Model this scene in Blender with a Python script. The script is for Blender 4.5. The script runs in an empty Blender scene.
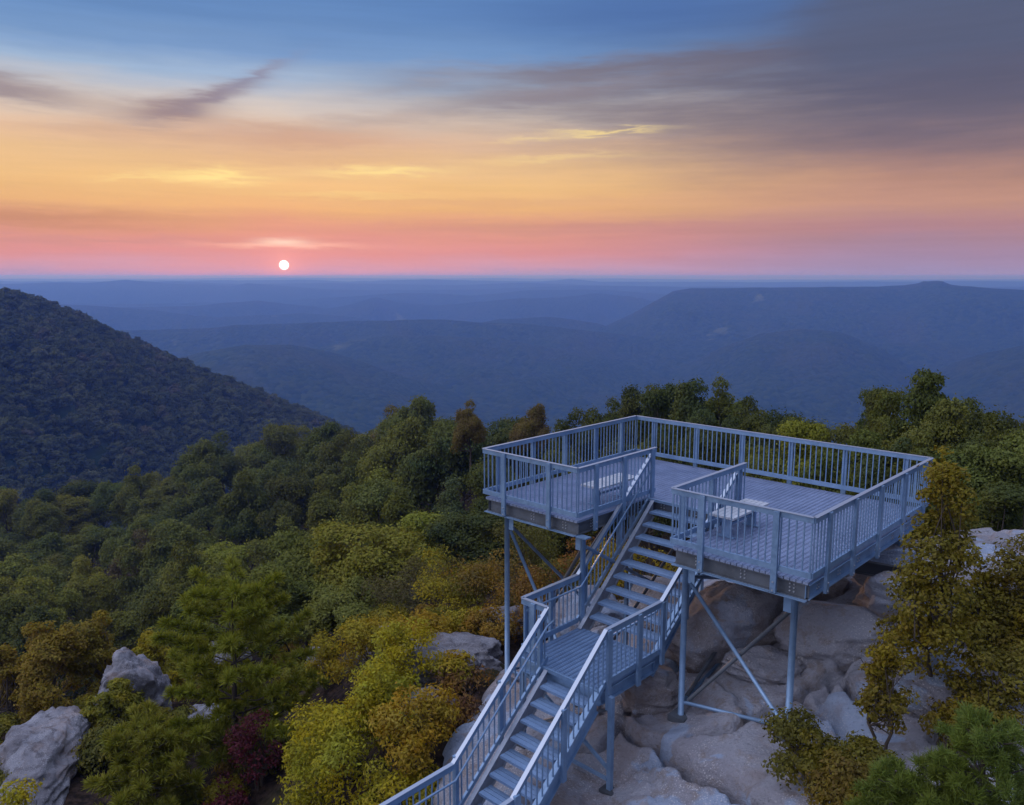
import bpy, math, random
import numpy as np
from mathutils import Vector, noise as mnoise

sc = bpy.context.scene
col = sc.collection
rad = math.radians

# ------------------------------------------------------------------ camera, sky, sun, exposure
CAM = np.array([12.130, -11.840, 4.559])
YAW, PITCH, FPX = rad(43.61), rad(8.939), 804.96
cam = bpy.data.cameras.new('camera')
cam.sensor_width = 36.0
cam.lens = FPX / 1024 * 36.0
cam.clip_start, cam.clip_end = 0.1, 120000
co = bpy.data.objects.new('camera', cam)
col.objects.link(co)
co.location = CAM
co.rotation_euler = (math.pi / 2 - PITCH, 0, YAW)
sc.camera = co

SUN = Vector((-0.85899, 0.51183, 0.01268)).normalized()
sl = bpy.data.lights.new('sun', 'SUN')
sl.energy, sl.angle, sl.color = 0.9, rad(0.53), (1.0, 0.60, 0.36)
so = bpy.data.objects.new('sun', sl)
col.objects.link(so)
so.rotation_euler = SUN.to_track_quat('Z', 'Y').to_euler()

vs = sc.view_settings
vs.view_transform, vs.look, vs.exposure, vs.gamma = 'Standard', 'None', 0.0, 1.0
vs.use_curve_mapping = False
cy = sc.cycles
cy.use_denoising = True
sc.render.image_settings.color_mode = 'RGB'
cy.max_bounces, cy.diffuse_bounces, cy.glossy_bounces = 5, 3, 2
cy.transmission_bounces, cy.volume_bounces, cy.transparent_max_bounces = 3, 1, 4
cy.sample_clamp_indirect = 4.0


def lin(r, g, b):
    f = lambda c: c / 255 / 12.92 if c <= 10.3 else ((c / 255 + 0.055) / 1.055) ** 2.4
    return (f(r), f(g), f(b), 1.0)


class NG:
    """terse node building"""
    def __init__(s, tree):
        s.t = tree

    def n(s, typ, **kw):
        x = s.t.nodes.new(typ)
        for k, v in kw.items():
            setattr(x, k, v)
        return x

    def put(s, sock, v):
        if isinstance(v, bpy.types.NodeSocket):
            s.t.links.new(v, sock)
        else:
            sock.default_value = v

    def m(s, op, a, b=None, c=None, clamp=False):
        x = s.n('ShaderNodeMath', operation=op, use_clamp=clamp)
        for i, v in enumerate((a, b, c)):
            if v is not None:
                s.put(x.inputs[i], v)
        return x.outputs[0]

    def vm(s, op, a, b):
        x = s.n('ShaderNodeVectorMath', operation=op)
        s.put(x.inputs[0], a)
        s.put(x.inputs[1], b)
        return x.outputs['Value' if op == 'DOT_PRODUCT' else 'Vector']

    def ss(s, v, a, b, lo=0.0, hi=1.0):
        x = s.n('ShaderNodeMapRange', interpolation_type='SMOOTHSTEP')
        s.put(x.inputs['Value'], v)
        for k, w in (('From Min', a), ('From Max', b), ('To Min', lo), ('To Max', hi)):
            s.put(x.inputs[k], w)
        return x.outputs[0]

    def mix(s, f, a, b, blend='MIX'):
        x = s.n('ShaderNodeMix', data_type='RGBA', blend_type=blend)
        x.clamp_factor = True
        s.put(x.inputs[0], f)
        s.put(x.inputs[6], a)
        s.put(x.inputs[7], b)
        return x.outputs[2]

    def noise(s, vec, scale, detail=3, rough=0.5, dist=0.0):
        x = s.n('ShaderNodeTexNoise')
        if vec is not None:
            s.put(x.inputs['Vector'], vec)
        x.inputs['Scale'].default_value = scale
        x.inputs['Detail'].default_value = detail
        x.inputs['Roughness'].default_value = rough
        x.inputs['Distortion'].default_value = dist
        return x.outputs['Fac']

    def comb(s, x, y, z=0.0):
        c = s.n('ShaderNodeCombineXYZ')
        s.put(c.inputs[0], x)
        s.put(c.inputs[1], y)
        s.put(c.inputs[2], z)
        return c.outputs[0]

    def ramp(s, f, stops):
        x = s.n('ShaderNodeValToRGB')
        x.color_ramp.interpolation = 'LINEAR'
        e = x.color_ramp.elements
        while len(e) < len(stops):
            e.new(0.5)
        for i, (p, c) in enumerate(stops):
            e[i].position = p
            e[i].color = c if len(c) == 4 else (*c, 1)
        s.put(x.inputs[0], f)
        return x.outputs[0]


def build_sky():
    w = bpy.data.worlds.new('World')
    sc.world = w
    w.use_nodes = True
    t = w.node_tree
    t.nodes.clear()
    g = NG(t)
    d = g.n('ShaderNodeTexCoord').outputs['Generated']
    F = (-math.sin(YAW), math.cos(YAW), 0)
    R = (math.cos(YAW), math.sin(YAW), 0)
    az = g.m('DEGREES', g.m('ARCTAN2', g.vm('DOT_PRODUCT', d, R), g.vm('DOT_PRODUCT', d, F)))
    sep = g.n('ShaderNodeSeparateXYZ')
    g.put(sep.inputs[0], d)
    el = g.m('DEGREES', g.m('ARCSINE', sep.outputs[2]))
    # ragged warp of the layers
    q = g.comb(g.m('MULTIPLY', az, 0.11), g.m('MULTIPLY', el, 0.55))
    w1 = g.m('SUBTRACT', g.noise(q, 1.0, 4, 0.55), 0.5)
    q2 = g.comb(g.m('MULTIPLY', az, 0.3), g.m('MULTIPLY', el, 2.2), 7.0)
    w2 = g.m('SUBTRACT', g.noise(q2, 1.0, 5, 0.6, 0.4), 0.5)
    eW = g.m('ADD', el, g.m('MULTIPLY', w1, 1.7))
    f = g.m('DIVIDE', eW, 20.0, clamp=True)
    LR = [(0, (172, 152, 186)), (.5, (200, 154, 176)), (1.6, (216, 146, 148)), (2.5, (218, 148, 138)), (3.4, (220, 156, 130)),
          (4.6, (231, 178, 124)), (6.0, (237, 190, 132)), (7.4, (232, 190, 142)), (8.8, (228, 190, 158)), (10.2, (222, 204, 190)),
          (11.4, (196, 194, 198)), (12.6, (156, 180, 210)), (14, (118, 153, 199)), (16, (99, 138, 190)), (18.5, (90, 131, 187))]
    RR = [(0, (160, 146, 184)), (1.5, (163, 136, 163)), (3, (172, 132, 142)), (4.5, (194, 146, 130)), (6, (188, 142, 126)),
          (8, (156, 126, 126)), (10, (134, 119, 129)), (12, (112, 108, 127)), (14, (92, 97, 124)), (16, (84, 97, 130)), (18.5, (80, 100, 145))]
    cl = g.ramp(f, [(e / 20, lin(*c)) for e, c in LR])
    cr = g.ramp(f, [(e / 20, lin(*c)) for e, c in RR])
    c = g.mix(g.ss(g.m('ADD', az, g.m('MULTIPLY', w1, 8)), 0, 26), cl, cr)

    def blob(a0, e0, wa, we, k=0.0, nz=1.0, pw=2.0):
        da = g.m('SUBTRACT', az, a0)
        de = g.m('SUBTRACT', g.m('SUBTRACT', g.m('ADD', el, g.m('MULTIPLY', w2, nz)), e0), g.m('MULTIPLY', da, k))
        x = g.m('POWER', g.m('ABSOLUTE', g.m('DIVIDE', da, wa)), pw)
        y = g.m('POWER', g.m('ABSOLUTE', g.m('DIVIDE', de, we)), pw)
        return g.m('EXPONENT', g.m('MULTIPLY', g.m('ADD', x, y), -1.0))

    # deep blue gap, upper middle right
    c = g.mix(g.m('MULTIPLY', blob(9, 16.8, 12, 2.0, 0.0, 0.8), 0.75), c, lin(72, 106, 165))
    # big grey bank, upper right
    lo = g.m('SUBTRACT', 11.1, g.m('MULTIPLY', g.m('ADD', az, 2.0), 0.075))
    hi = g.m('ADD', 14.0, g.m('MULTIPLY', az, 0.04))
    eb = g.m('ADD', el, g.m('ADD', g.m('MULTIPLY', w1, 1.5), g.m('MULTIPLY', w2, 1.3)))
    bank = g.m('MULTIPLY', g.ss(g.m('SUBTRACT', eb, lo), -5.0, 2.8), g.ss(g.m('SUBTRACT', hi, eb), -0.6, 0.9))
    bank = g.m('MULTIPLY', bank, g.ss(az, -19, 6))
    bank = g.m('MULTIPLY', bank, g.ss(g.noise(g.comb(g.m('MULTIPLY', az, 0.09), g.m('MULTIPLY', el, 0.9), 11.0), 1.0, 5, 0.6), 0.22, 0.6, 0.5, 1.0))
    c = g.mix(g.m('MULTIPLY', bank, 0.86), c, g.mix(g.ss(az, -6, 26), lin(128, 116, 124), lin(88, 88, 112)))
    corner = g.m('MULTIPLY', g.ss(g.m('ADD', az, g.m('MULTIPLY', w1, 8)), 16, 22), g.ss(eb, 11, 14))
    c = g.mix(g.m('MULTIPLY', corner, 0.8), c, lin(86, 94, 122))
    # brown shreds
    for a0, e0, wa, we, k, am, cc in ((-22.2, 10.1, 3.2, 0.8, 0.02, 0.85, (150, 128, 132)), (-19.8, 11.1, 3.2, 0.55, 0.40, 0.9, (142, 128, 140)), (-17.0, 12.5, 2.2, 0.34, 0.5, 0.75, (138, 138, 162)),
                                      (-31.0, 10.7, 4.6, 0.75, -0.10, 0.85, (146, 132, 140)), (-16, 9.3, 6, 0.7, 0.02, 0.5, (188, 152, 138)), (-13, 8.8, 7.5, 0.8, 0.03, 0.5, (196, 152, 132)),
                                      (2, 11.9, 9, 0.55, 0.12, 0.6, (140, 130, 140)), (-9, 10.2, 5, 0.5, 0.05, 0.45, (176, 154, 148)), (-14, 7.6, 9, 0.45, 0.03, 0.35, (206, 162, 130)), (-27, 8.9, 4, 0.4, 0.06, 0.35, (190, 156, 140)), (-6, 12.6, 5, 0.4, 0.2, 0.4, (150, 150, 165)), (14, 10.0, 10, 1.2, -0.08, 0.35, (120, 106, 118)),
                                      (-30, 3.5, 10, 0.6, 0.0, 0.6, (188, 132, 106)), (-24, 8.4, 5, 0.5, 0.02, 0.3, (205, 165, 140)), (-26, 2.2, 12, 0.3, 0.01, 0.35, (190, 138, 140)), (0, 5.0, 14, 0.3, 0.01, 0.3, (214, 160, 130)), (12, 3.2, 22, 0.55, 0.0, 0.4, (184, 130, 136))):
        c = g.mix(g.m('MULTIPLY', blob(a0, e0, wa, we, k, 1.5), am), c, lin(*cc))
    # lit streaks
    for a0, e0, wa, we, k, am in ((-19.8, 6.35, 3.2, 0.42, 0.0, 1.0), (-9.0, 7.0, 3.8, 0.30, 0.03, 0.8), (-24.5, 6.2, 2.0, 0.13, 0.1, 0.35),
                                  (6.5, 9.6, 3.2, 0.16, 0.02, 0.7), (1.5, 9.15, 2.6, 0.14, 0.06, 0.35), (-12, 5.4, 6, 0.2, 0.0, 0.25), (3, 7.9, 5, 0.2, 0.03, 0.3)):
        c = g.mix(g.m('MULTIPLY', blob(a0, e0, wa, we, k, 1.5), am), c, lin(255, 226, 150))
    # sun, its glow and the lit bars over it
    sd = g.vm('DOT_PRODUCT', d, tuple(SUN))
    ang = g.m('DEGREES', g.m('ARCCOSINE', g.m('MINIMUM', sd, 1.0)))
    c = g.mix(g.m('MULTIPLY', g.m('EXPONENT', g.m('MULTIPLY', ang, -0.5)), 0.38), c, lin(244, 150, 148))
    c = g.mix(g.m('MULTIPLY', blob(-15.6, 2.0, 4.2, 0.16, 0.0, 0.8), 0.75), c, lin(255, 196, 178))
    c = g.mix(g.m('MULTIPLY', blob(-15.6, 2.25, 1.6, 0.22, 0.0, 0.5), 0.8), c, lin(255, 226, 205))
    # fine horizontal streaking
    q3 = g.comb(g.m('MULTIPLY', az, 0.07), g.m('MULTIPLY', el, 1.6), 3.0)
    st = g.ss(g.noise(q3, 1.0, 5, 0.6), 0.25, 0.75, 0.965, 1.035)
    c = g.mix(1.0, c, g.comb(st, st, st), 'MULTIPLY')
    # the dome above and behind the picture
    up = g.ramp(g.m('DIVIDE', el, 90.0, clamp=True), [(0.0, (.15, .17, .28)), (0.25, (.20, .26, .46)), (0.5, (.46, .55, .84)), (0.75, (1.05, 1.19, 1.66)), (1.0, (1.6, 1.78, 2.36))])
    rear = g.m('MULTIPLY', g.ss(g.m('ABSOLUTE', az), 90, 150), g.ss(el, 60, 15))
    up = g.mix(rear, up, (.17, .20, .31, 1))
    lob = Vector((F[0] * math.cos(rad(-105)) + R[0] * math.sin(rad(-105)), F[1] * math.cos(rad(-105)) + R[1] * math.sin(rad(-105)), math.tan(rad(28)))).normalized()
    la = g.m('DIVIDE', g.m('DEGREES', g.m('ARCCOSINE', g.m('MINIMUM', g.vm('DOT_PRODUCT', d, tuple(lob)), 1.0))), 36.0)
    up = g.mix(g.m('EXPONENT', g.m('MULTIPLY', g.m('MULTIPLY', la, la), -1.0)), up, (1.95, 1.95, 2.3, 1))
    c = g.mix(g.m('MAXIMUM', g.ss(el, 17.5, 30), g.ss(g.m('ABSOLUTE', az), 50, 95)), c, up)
    c = g.mix(g.ss(el, -0.2, -1.5), c, lin(60, 66, 92))
    disc = g.ss(ang, 0.35, 0.29)
    glow = g.m('EXPONENT', g.m('MULTIPLY', ang, -1.5))
    c = g.mix(g.m('MULTIPLY', glow, 0.7), c, lin(255, 176, 172))
    c = g.mix(disc, c, (1.7, 1.55, 1.5, 1))
    ns = g.n('ShaderNodeTexSky', sky_type='NISHITA')
    ns.sun_disc = False
    ns.sun_elevation = rad(0.73)
    ns.sun_rotation = math.atan2(SUN.x, SUN.y)
    bg = g.n('ShaderNodeBackground')
    bg2 = g.n('ShaderNodeBackground')
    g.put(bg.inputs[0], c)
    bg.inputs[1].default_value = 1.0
    g.put(bg2.inputs[0], ns.outputs[0])
    bg2.inputs[1].default_value = 0.006
    add = g.n('ShaderNodeAddShader')
    t.links.new(bg.outputs[0], add.inputs[0])
    t.links.new(bg2.outputs[0], add.inputs[1])
    out = g.n('ShaderNodeOutputWorld')
    t.links.new(add.outputs[0], out.inputs[0])


build_sky()

# ------------------------------------------------------------------ helpers
Fv = np.array([-math.sin(YAW), math.cos(YAW)])
Rv = np.array([math.cos(YAW), math.sin(YAW)])


def uv2xy(u, v):
    return CAM[0] + u * Rv[0] + v * Fv[0], CAM[1] + u * Rv[1] + v * Fv[1]


def xy2uv(x, y):
    dx, dy = x - CAM[0], y - CAM[1]
    return dx * Rv[0] + dy * Rv[1], dx * Fv[0] + dy * Fv[1]


def hash2(ix, iy, seed):
    h = (ix.astype(np.int64) * 374761393 + iy.astype(np.int64) * 668265263 + seed * 982451653) & 0xFFFFFFFF
    h = ((h ^ (h >> 13)) * 1274126177) & 0xFFFFFFFF
    h = h ^ (h >> 16)
    return (h & 0xFFFFFF) / float(0xFFFFFF)


def vnoise(x, y, seed=0):
    x, y = np.asarray(x, float), np.asarray(y, float)
    ix, iy = np.floor(x), np.floor(y)
    fx, fy = x - ix, y - iy
    fx, fy = fx * fx * fx * (fx * (fx * 6 - 15) + 10), fy * fy * fy * (fy * (fy * 6 - 15) + 10)
    a, b = hash2(ix, iy, seed), hash2(ix + 1, iy, seed)
    c, d = hash2(ix, iy + 1, seed), hash2(ix + 1, iy + 1, seed)
    return (a + (b - a) * fx) + ((c + (d - c) * fx) - (a + (b - a) * fx)) * fy - 0.5


def fbm(x, y, seed=0, octv=4, gain=0.5):
    s, a, k = 0, 1.0, 1.0
    for i in range(octv):
        s = s + a * vnoise(x * k + 13.7 * i, y * k - 7.1 * i, seed + i)
        a *= gain
        k *= 2.03
    return s


def sstep(x, a, b):
    t = np.clip((x - a) / (b - a), 0, 1)
    return t * t * (3 - 2 * t)


def tag(o, label=None, cat=None, group=None, kind=None):
    if label:
        o['label'] = label
    if cat:
        o['category'] = cat
    if group:
        o['group'] = group
    if kind:
        o['kind'] = kind
    return o


def empty(name, loc=(0, 0, 0)):
    o = bpy.data.objects.new(name, None)
    o.empty_display_size = 0.2
    col.objects.link(o)
    o.location = loc
    return o


def link_mesh(name, me, m, parent=None):
    if m is not None and not me.materials:
        me.materials.append(m)
    o = bpy.data.objects.new(name, me)
    col.objects.link(o)
    o.parent = parent
    return o


class MB:
    """collects boxes, bars and tubes, links them as one mesh"""
    def __init__(s):
        s.v, s.f, s.sm, s.alt, s.m2 = [], [], [], None, None

    def also(s, other, m2):
        """small fixings in a second material inside the same part"""
        s.alt, s.m2 = len(s.f), m2
        b = len(s.v)
        s.v += other.v
        s.f += [tuple(i + b for i in f) for f in other.f]
        s.sm += other.sm
        return s

    def quadbox(s, c8):
        b = len(s.v)
        s.v += [tuple(p) for p in c8]
        for f in ((0, 3, 2, 1), (4, 5, 6, 7), (0, 1, 5, 4), (1, 2, 6, 5), (2, 3, 7, 6), (3, 0, 4, 7)):
            s.f.append(tuple(b + i for i in f))
            s.sm.append(False)

    def box(s, x0, x1, y0, y1, z0, z1):
        s.quadbox([(x0, y0, z0), (x1, y0, z0), (x1, y1, z0), (x0, y1, z0), (x0, y0, z1), (x1, y0, z1), (x1, y1, z1), (x0, y1, z1)])

    def bar(s, p, q, w, h, up=(0, 0, 1)):
        """box of width w (sideways) and height h (along up) between p and q"""
        p, q, up = Vector(p), Vector(q), Vector(up)
        d = (q - p).normalized()
        side = d.cross(up).normalized() * (w / 2)
        u = side.cross(d).normalized() * (h / 2)
        s.quadbox([p - side - u, p + side - u, q + side - u, q - side - u, p - side + u, p + side + u, q + side + u, q - side + u])

    def vbar(s, p, q, w, h):
        """sloped bar whose section stays plumb: h is measured vertically"""
        p, q = Vector(p), Vector(q)
        d = q - p
        side = Vector((d.y, -d.x, 0)).normalized() * (w / 2)
        u = Vector((0, 0, h / 2))
        s.quadbox([p - side - u, p + side - u, q + side - u, q - side - u, p - side + u, p + side + u, q + side + u, q - side + u])

    def tube(s, pts, rr, n=10, cap=True):
        pts = [Vector(p) for p in pts]
        rr = rr if isinstance(rr, (list, tuple)) else [rr] * len(pts)
        rings = []
        ref = None
        for i, p in enumerate(pts):
            d = (pts[min(i + 1, len(pts) - 1)] - pts[max(i - 1, 0)]).normalized()
            if ref is None:
                ref = Vector((0, 0, 1)) if abs(d.z) < 0.9 else Vector((1, 0, 0))
            a = d.cross(ref).normalized()
            b = a.cross(d).normalized()
            ref = b
            rings.append(len(s.v))
            for k in range(n):
                t = 2 * math.pi * k / n
                s.v.append(tuple(p + (a * math.cos(t) + b * math.sin(t)) * rr[i]))
        for i in range(len(pts) - 1):
            for k in range(n):
                a, b = rings[i], rings[i + 1]
                s.f.append((a + k, a + (k + 1) % n, b + (k + 1) % n, b + k))
                s.sm.append(True)
        if cap:
            s.f.append(tuple(rings[0] + k for k in range(n)))
            s.f.append(tuple(rings[-1] + k for k in reversed(range(n))))
            s.sm += [False, False]

    def mesh(s, name, m):
        me = bpy.data.meshes.new(name)
        me.from_pydata(s.v, [], s.f)
        me.polygons.foreach_set('use_smooth', s.sm)
        me.update()
        if m:
            me.materials.append(m)
        if s.alt is not None:
            me.materials.append(s.m2)
            me.polygons.foreach_set('material_index', [int(i >= s.alt) for i in range(len(s.f))])
        return me

    def build(s, name, m, parent=None):
        return link_mesh(name, s.mesh(name, m), None, parent)


def np_mesh(name, V, Q, m, smooth=False):
    """mesh from arrays; Q is (n,3) or (n,4)"""
    me = bpy.data.meshes.new(name)
    V = np.ascontiguousarray(V, np.float32)
    Q = np.ascontiguousarray(Q, np.int32)
    k = Q.shape[1]
    me.vertices.add(len(V))
    me.vertices.foreach_set('co', V.ravel())
    me.loops.add(Q.size)
    me.loops.foreach_set('vertex_index', Q.ravel())
    me.polygons.add(len(Q))
    me.polygons.foreach_set('loop_start', np.arange(0, Q.size, k, dtype=np.int32))
    me.polygons.foreach_set('loop_total', np.full(len(Q), k, np.int32))
    me.polygons.foreach_set('use_smooth', np.full(len(Q), smooth))
    me.update(calc_edges=True)
    if m:
        me.materials.append(m)
    return me


def mat(name, base=None, rough=0.6, metal=0.0, spec=0.3):
    m = bpy.data.materials.new(name)
    m.use_nodes = True
    g = NG(m.node_tree)
    p = m.node_tree.nodes['Principled BSDF']
    p.inputs['Roughness'].default_value = rough
    p.inputs['Metallic'].default_value = metal
    p.inputs['Specular IOR Level'].default_value = spec
    if base is not None:
        g.put(p.inputs['Base Color'], base if len(base) == 4 else (*base, 1))
    return m, g, p


def bump(g, p, h, strength, dist=0.02):
    b = g.n('ShaderNodeBump')
    b.inputs['Strength'].default_value = strength
    b.inputs['Distance'].default_value = dist
    g.put(b.inputs['Height'], h)
    g.put(p.inputs['Normal'], b.outputs[0])


# ------------------------------------------------------------------ materials
def steel_mat(name, c0, c1, rough=0.42, metal=0.35):
    m, g, p = mat(name, None, rough, metal, 0.5)
    o = g.n('ShaderNodeTexCoord').outputs['Object']
    n = g.noise(o, 2.3, 5, 0.65)
    n2 = g.noise(o, 23.0, 3, 0.6)
    f = g.m('ADD', g.m('MULTIPLY', n, 0.75), g.m('MULTIPLY', n2, 0.25))
    base = g.mix(g.ss(f, 0.36, 0.66), (*c0, 1), (*c1, 1))
    stain = g.ss(g.noise(g.vm('MULTIPLY', o, (1.0, 1.0, 0.35)), 6.0, 5, 0.7), 0.56, 0.74)
    base = g.mix(g.m('MULTIPLY', stain, 0.35), base, (0.17, 0.16, 0.16, 1))
    spot = g.ss(g.noise(o, 11.0, 4, 0.75), 0.68, 0.76)
    base = g.mix(g.m('MULTIPLY', spot, 0.45), base, (0.15, 0.085, 0.055, 1))
    g.put(p.inputs['Base Color'], base)
    g.put(p.inputs['Roughness'], g.ss(n2, 0.3, 0.7, rough - 0.1, rough + 0.14))
    return m


M = {}
M['steel'] = steel_mat('painted_steel', (0.165, 0.27, 0.43), (0.235, 0.36, 0.54))
M['beam'] = steel_mat('weathered_beam_steel', (0.075, 0.085, 0.10), (0.115, 0.13, 0.155), 0.6, 0.15)
M['grate'] = steel_mat('deck_plank_metal', (0.24, 0.30, 0.45), (0.33, 0.40, 0.57), 0.40, 0.35)
M['tread'] = steel_mat('tread_metal', (0.16, 0.25, 0.41), (0.21, 0.32, 0.50), 0.5, 0.3)
M['stringer'] = steel_mat('galvanised_stringer', (0.27, 0.31, 0.38), (0.36, 0.40, 0.48), 0.5, 0.3)
M['bench'] = steel_mat('sky_lit_bench_metal', (0.40, 0.43, 0.48), (0.52, 0.55, 0.60), 0.4, 0.1)  # seat colour made pale to stand for the reflection on its flat top
M['cap'] = mat('lit_rail_cap_metal', (0.42, 0.48, 0.58), 0.3, 0.5, 0.5)[0]  # same rail steel, lightened in colour to carry the sky's gleam on top
M['bolt'] = mat('bolt_metal', (0.5, 0.52, 0.56), 0.35, 0.6)[0]
M['dark'] = mat('dark_bracket_steel', (0.07, 0.075, 0.085), 0.6, 0.2)[0]


def rock_mat(name, tones, scale=1.0, pale_sky_patch=0.5):
    m, g, p = mat(name, None, 0.86, 0, 0.2)
    o = g.n('ShaderNodeNewGeometry').outputs['Position']
    n1 = g.noise(o, 0.55 * scale, 5, 0.6, 0.5)
    n2 = g.noise(o, 2.6 * scale, 6, 0.65, 0.3)
    n3 = g.noise(o, 19 * scale, 4, 0.7)
    c = g.mix(g.ss(n1, 0.40, 0.60), (*tones[0], 1), (*tones[1], 1))
    c = g.mix(g.m('MULTIPLY', g.ss(n2, 0.50, 0.66), 0.8), c, (*tones[2], 1))
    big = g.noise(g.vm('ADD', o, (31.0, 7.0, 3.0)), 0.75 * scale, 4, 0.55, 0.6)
    c = g.mix(g.m('MULTIPLY', g.ss(big, 0.54, 0.58), pale_sky_patch), c, (*tones[3], 1))  # pale bare spots, with the blue sky's reflection painted into the base colour
    grain = g.ss(g.noise(o, 34 * scale, 2, 0.5), 0.58, 0.66)
    gp = g.ss(g.noise(g.vm('ADD', o, (3.0, 3.0, 40.0)), 1.1 * scale, 4, 0.6), 0.42, 0.62)
    c = g.mix(g.m('MULTIPLY', g.m('MULTIPLY', grain, gp), 0.75), c, (0.62, 0.61, 0.64, 1))
    c = g.mix(g.m('MULTIPLY', g.ss(n3, 0.56, 0.68), 0.25), c, (0.55, 0.54, 0.56, 1))
    c = g.mix(g.m('MULTIPLY', g.ss(n3, 0.42, 0.33), 0.35), c, (0.06, 0.06, 0.06, 1))
    rust = g.ss(g.noise(g.vm('ADD', o, (5.0, 17.0, 9.0)), 0.8 * scale, 5, 0.65), 0.52, 0.64)
    c = g.mix(g.m('MULTIPLY', rust, 0.34), c, (0.20, 0.125, 0.085, 1))
    g.put(p.inputs['Base Color'], c)
    h = g.m('ADD', g.m('MULTIPLY', n2, 0.7), g.m('MULTIPLY', n3, 0.3))
    fine = g.noise(o, 60 * scale, 3, 0.7)
    bump(g, p, g.m('ADD', h, g.m('MULTIPLY', fine, 0.12)), 1.0, 0.16)
    return m


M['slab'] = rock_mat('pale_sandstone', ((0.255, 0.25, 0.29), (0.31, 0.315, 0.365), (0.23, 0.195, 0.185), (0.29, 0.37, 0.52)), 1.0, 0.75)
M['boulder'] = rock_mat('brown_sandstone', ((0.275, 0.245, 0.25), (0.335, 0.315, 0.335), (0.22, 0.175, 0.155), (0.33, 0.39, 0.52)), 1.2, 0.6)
M['greyrock'] = rock_mat('grey_quartzite', ((0.16, 0.155, 0.18), (0.26, 0.255, 0.29), (0.09, 0.085, 0.10), (0.36, 0.365, 0.42)), 1.5, 0.5)


def leaf_mat(name, c2=None, amt=0.5, patch=0.7, use_obj=True, c1=None, transl=0.3, var=0.35):
    """leaf colour: the object's colour (or c1), patches and single leaves of c2"""
    m = bpy.data.materials.new(name)
    m.use_nodes = True
    t = m.node_tree
    t.nodes.clear()
    g = NG(t)
    oi = g.n('ShaderNodeObjectInfo')
    geo = g.n('ShaderNodeNewGeometry')
    base = oi.outputs['Color'] if use_obj else (*c1, 1)
    r = geo.outputs['Random Per Island']
    tc = g.n('ShaderNodeTexCoord').outputs['Object']
    nz = g.noise(g.vm('ADD', tc, oi.outputs['Location']), patch, 3, 0.6)
    if c2:
        f = g.m('ADD', g.m('MULTIPLY', g.ss(nz, 0.38, 0.64), 0.75), g.m('MULTIPLY', r, 0.4))
        base = g.mix(g.m('MULTIPLY', f, amt), base, (*c2, 1))
    hs = g.n('ShaderNodeHueSaturation')
    g.put(hs.inputs['Color'], base)
    g.put(hs.inputs['Hue'], g.m('ADD', 0.485, g.m('MULTIPLY', r, 0.03)))
    g.put(hs.inputs['Saturation'], g.m('ADD', 0.9, g.m('MULTIPLY', nz, 0.2)))
    r2 = g.m('FRACT', g.m('MULTIPLY', r, 17.31))
    g.put(hs.inputs['Value'], g.m('ADD', 1.0 - var * 0.5, g.m('MULTIPLY', r2, var)))
    c = hs.outputs[0]
    df = g.n('ShaderNodeBsdfDiffuse')
    tr = g.n('ShaderNodeBsdfTranslucent')
    gl = g.n('ShaderNodeBsdfGlossy')
    gl.inputs['Roughness'].default_value = 0.5
    gl.inputs['Color'].default_value = (0.8, 0.85, 0.9, 1)
    g.put(df.inputs[0], c)
    g.put(tr.inputs[0], c)
    mx = g.n('ShaderNodeMixShader')
    mx.inputs[0].default_value = transl
    t.links.new(df.outputs[0], mx.inputs[1])
    t.links.new(tr.outputs[0], mx.inputs[2])
    m2 = g.n('ShaderNodeMixShader')
    m2.inputs[0].default_value = 0.012
    t.links.new(mx.outputs[0], m2.inputs[1])
    t.links.new(gl.outputs[0], m2.inputs[2])
    out = g.n('ShaderNodeOutputMaterial')
    t.links.new(m2.outputs[0], out.inputs[0])
    return m


M['leaf'] = leaf_mat('broadleaf_foliage', (0.17, 0.15, 0.02), 0.45, 0.35)
M['leaf_autumn'] = leaf_mat('autumn_foliage', (0.40, 0.20, 0.02), 0.5, 1.3)
M['leaf_yellow'] = leaf_mat('yellowing_foliage', (0.40, 0.29, 0.015), 0.75, 0.9)
M['leaf_gold'] = leaf_mat('golden_foliage', (0.26, 0.18, 0.015), 0.5, 1.2)
M['leaf_red'] = leaf_mat('crimson_foliage', (0.12, 0.02, 0.03), 0.6, 1.2)
M['needle'] = leaf_mat('pine_needles', (0.15, 0.17, 0.02), 0.5, 0.8, transl=0.2)


def bark_mat():
    m, g, p = mat('bark', None, 0.9, 0, 0.1)
    o = g.n('ShaderNodeTexCoord').outputs['Object']
    n = g.noise(g.vm('MULTIPLY', o, (6, 6, 1.5)), 2.0, 5, 0.65)
    g.put(p.inputs['Base Color'], g.mix(n, (0.035, 0.028, 0.024, 1), (0.13, 0.105, 0.09, 1)))
    bump(g, p, n, 0.5, 0.03)
    return m


M['bark'] = bark_mat()


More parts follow.
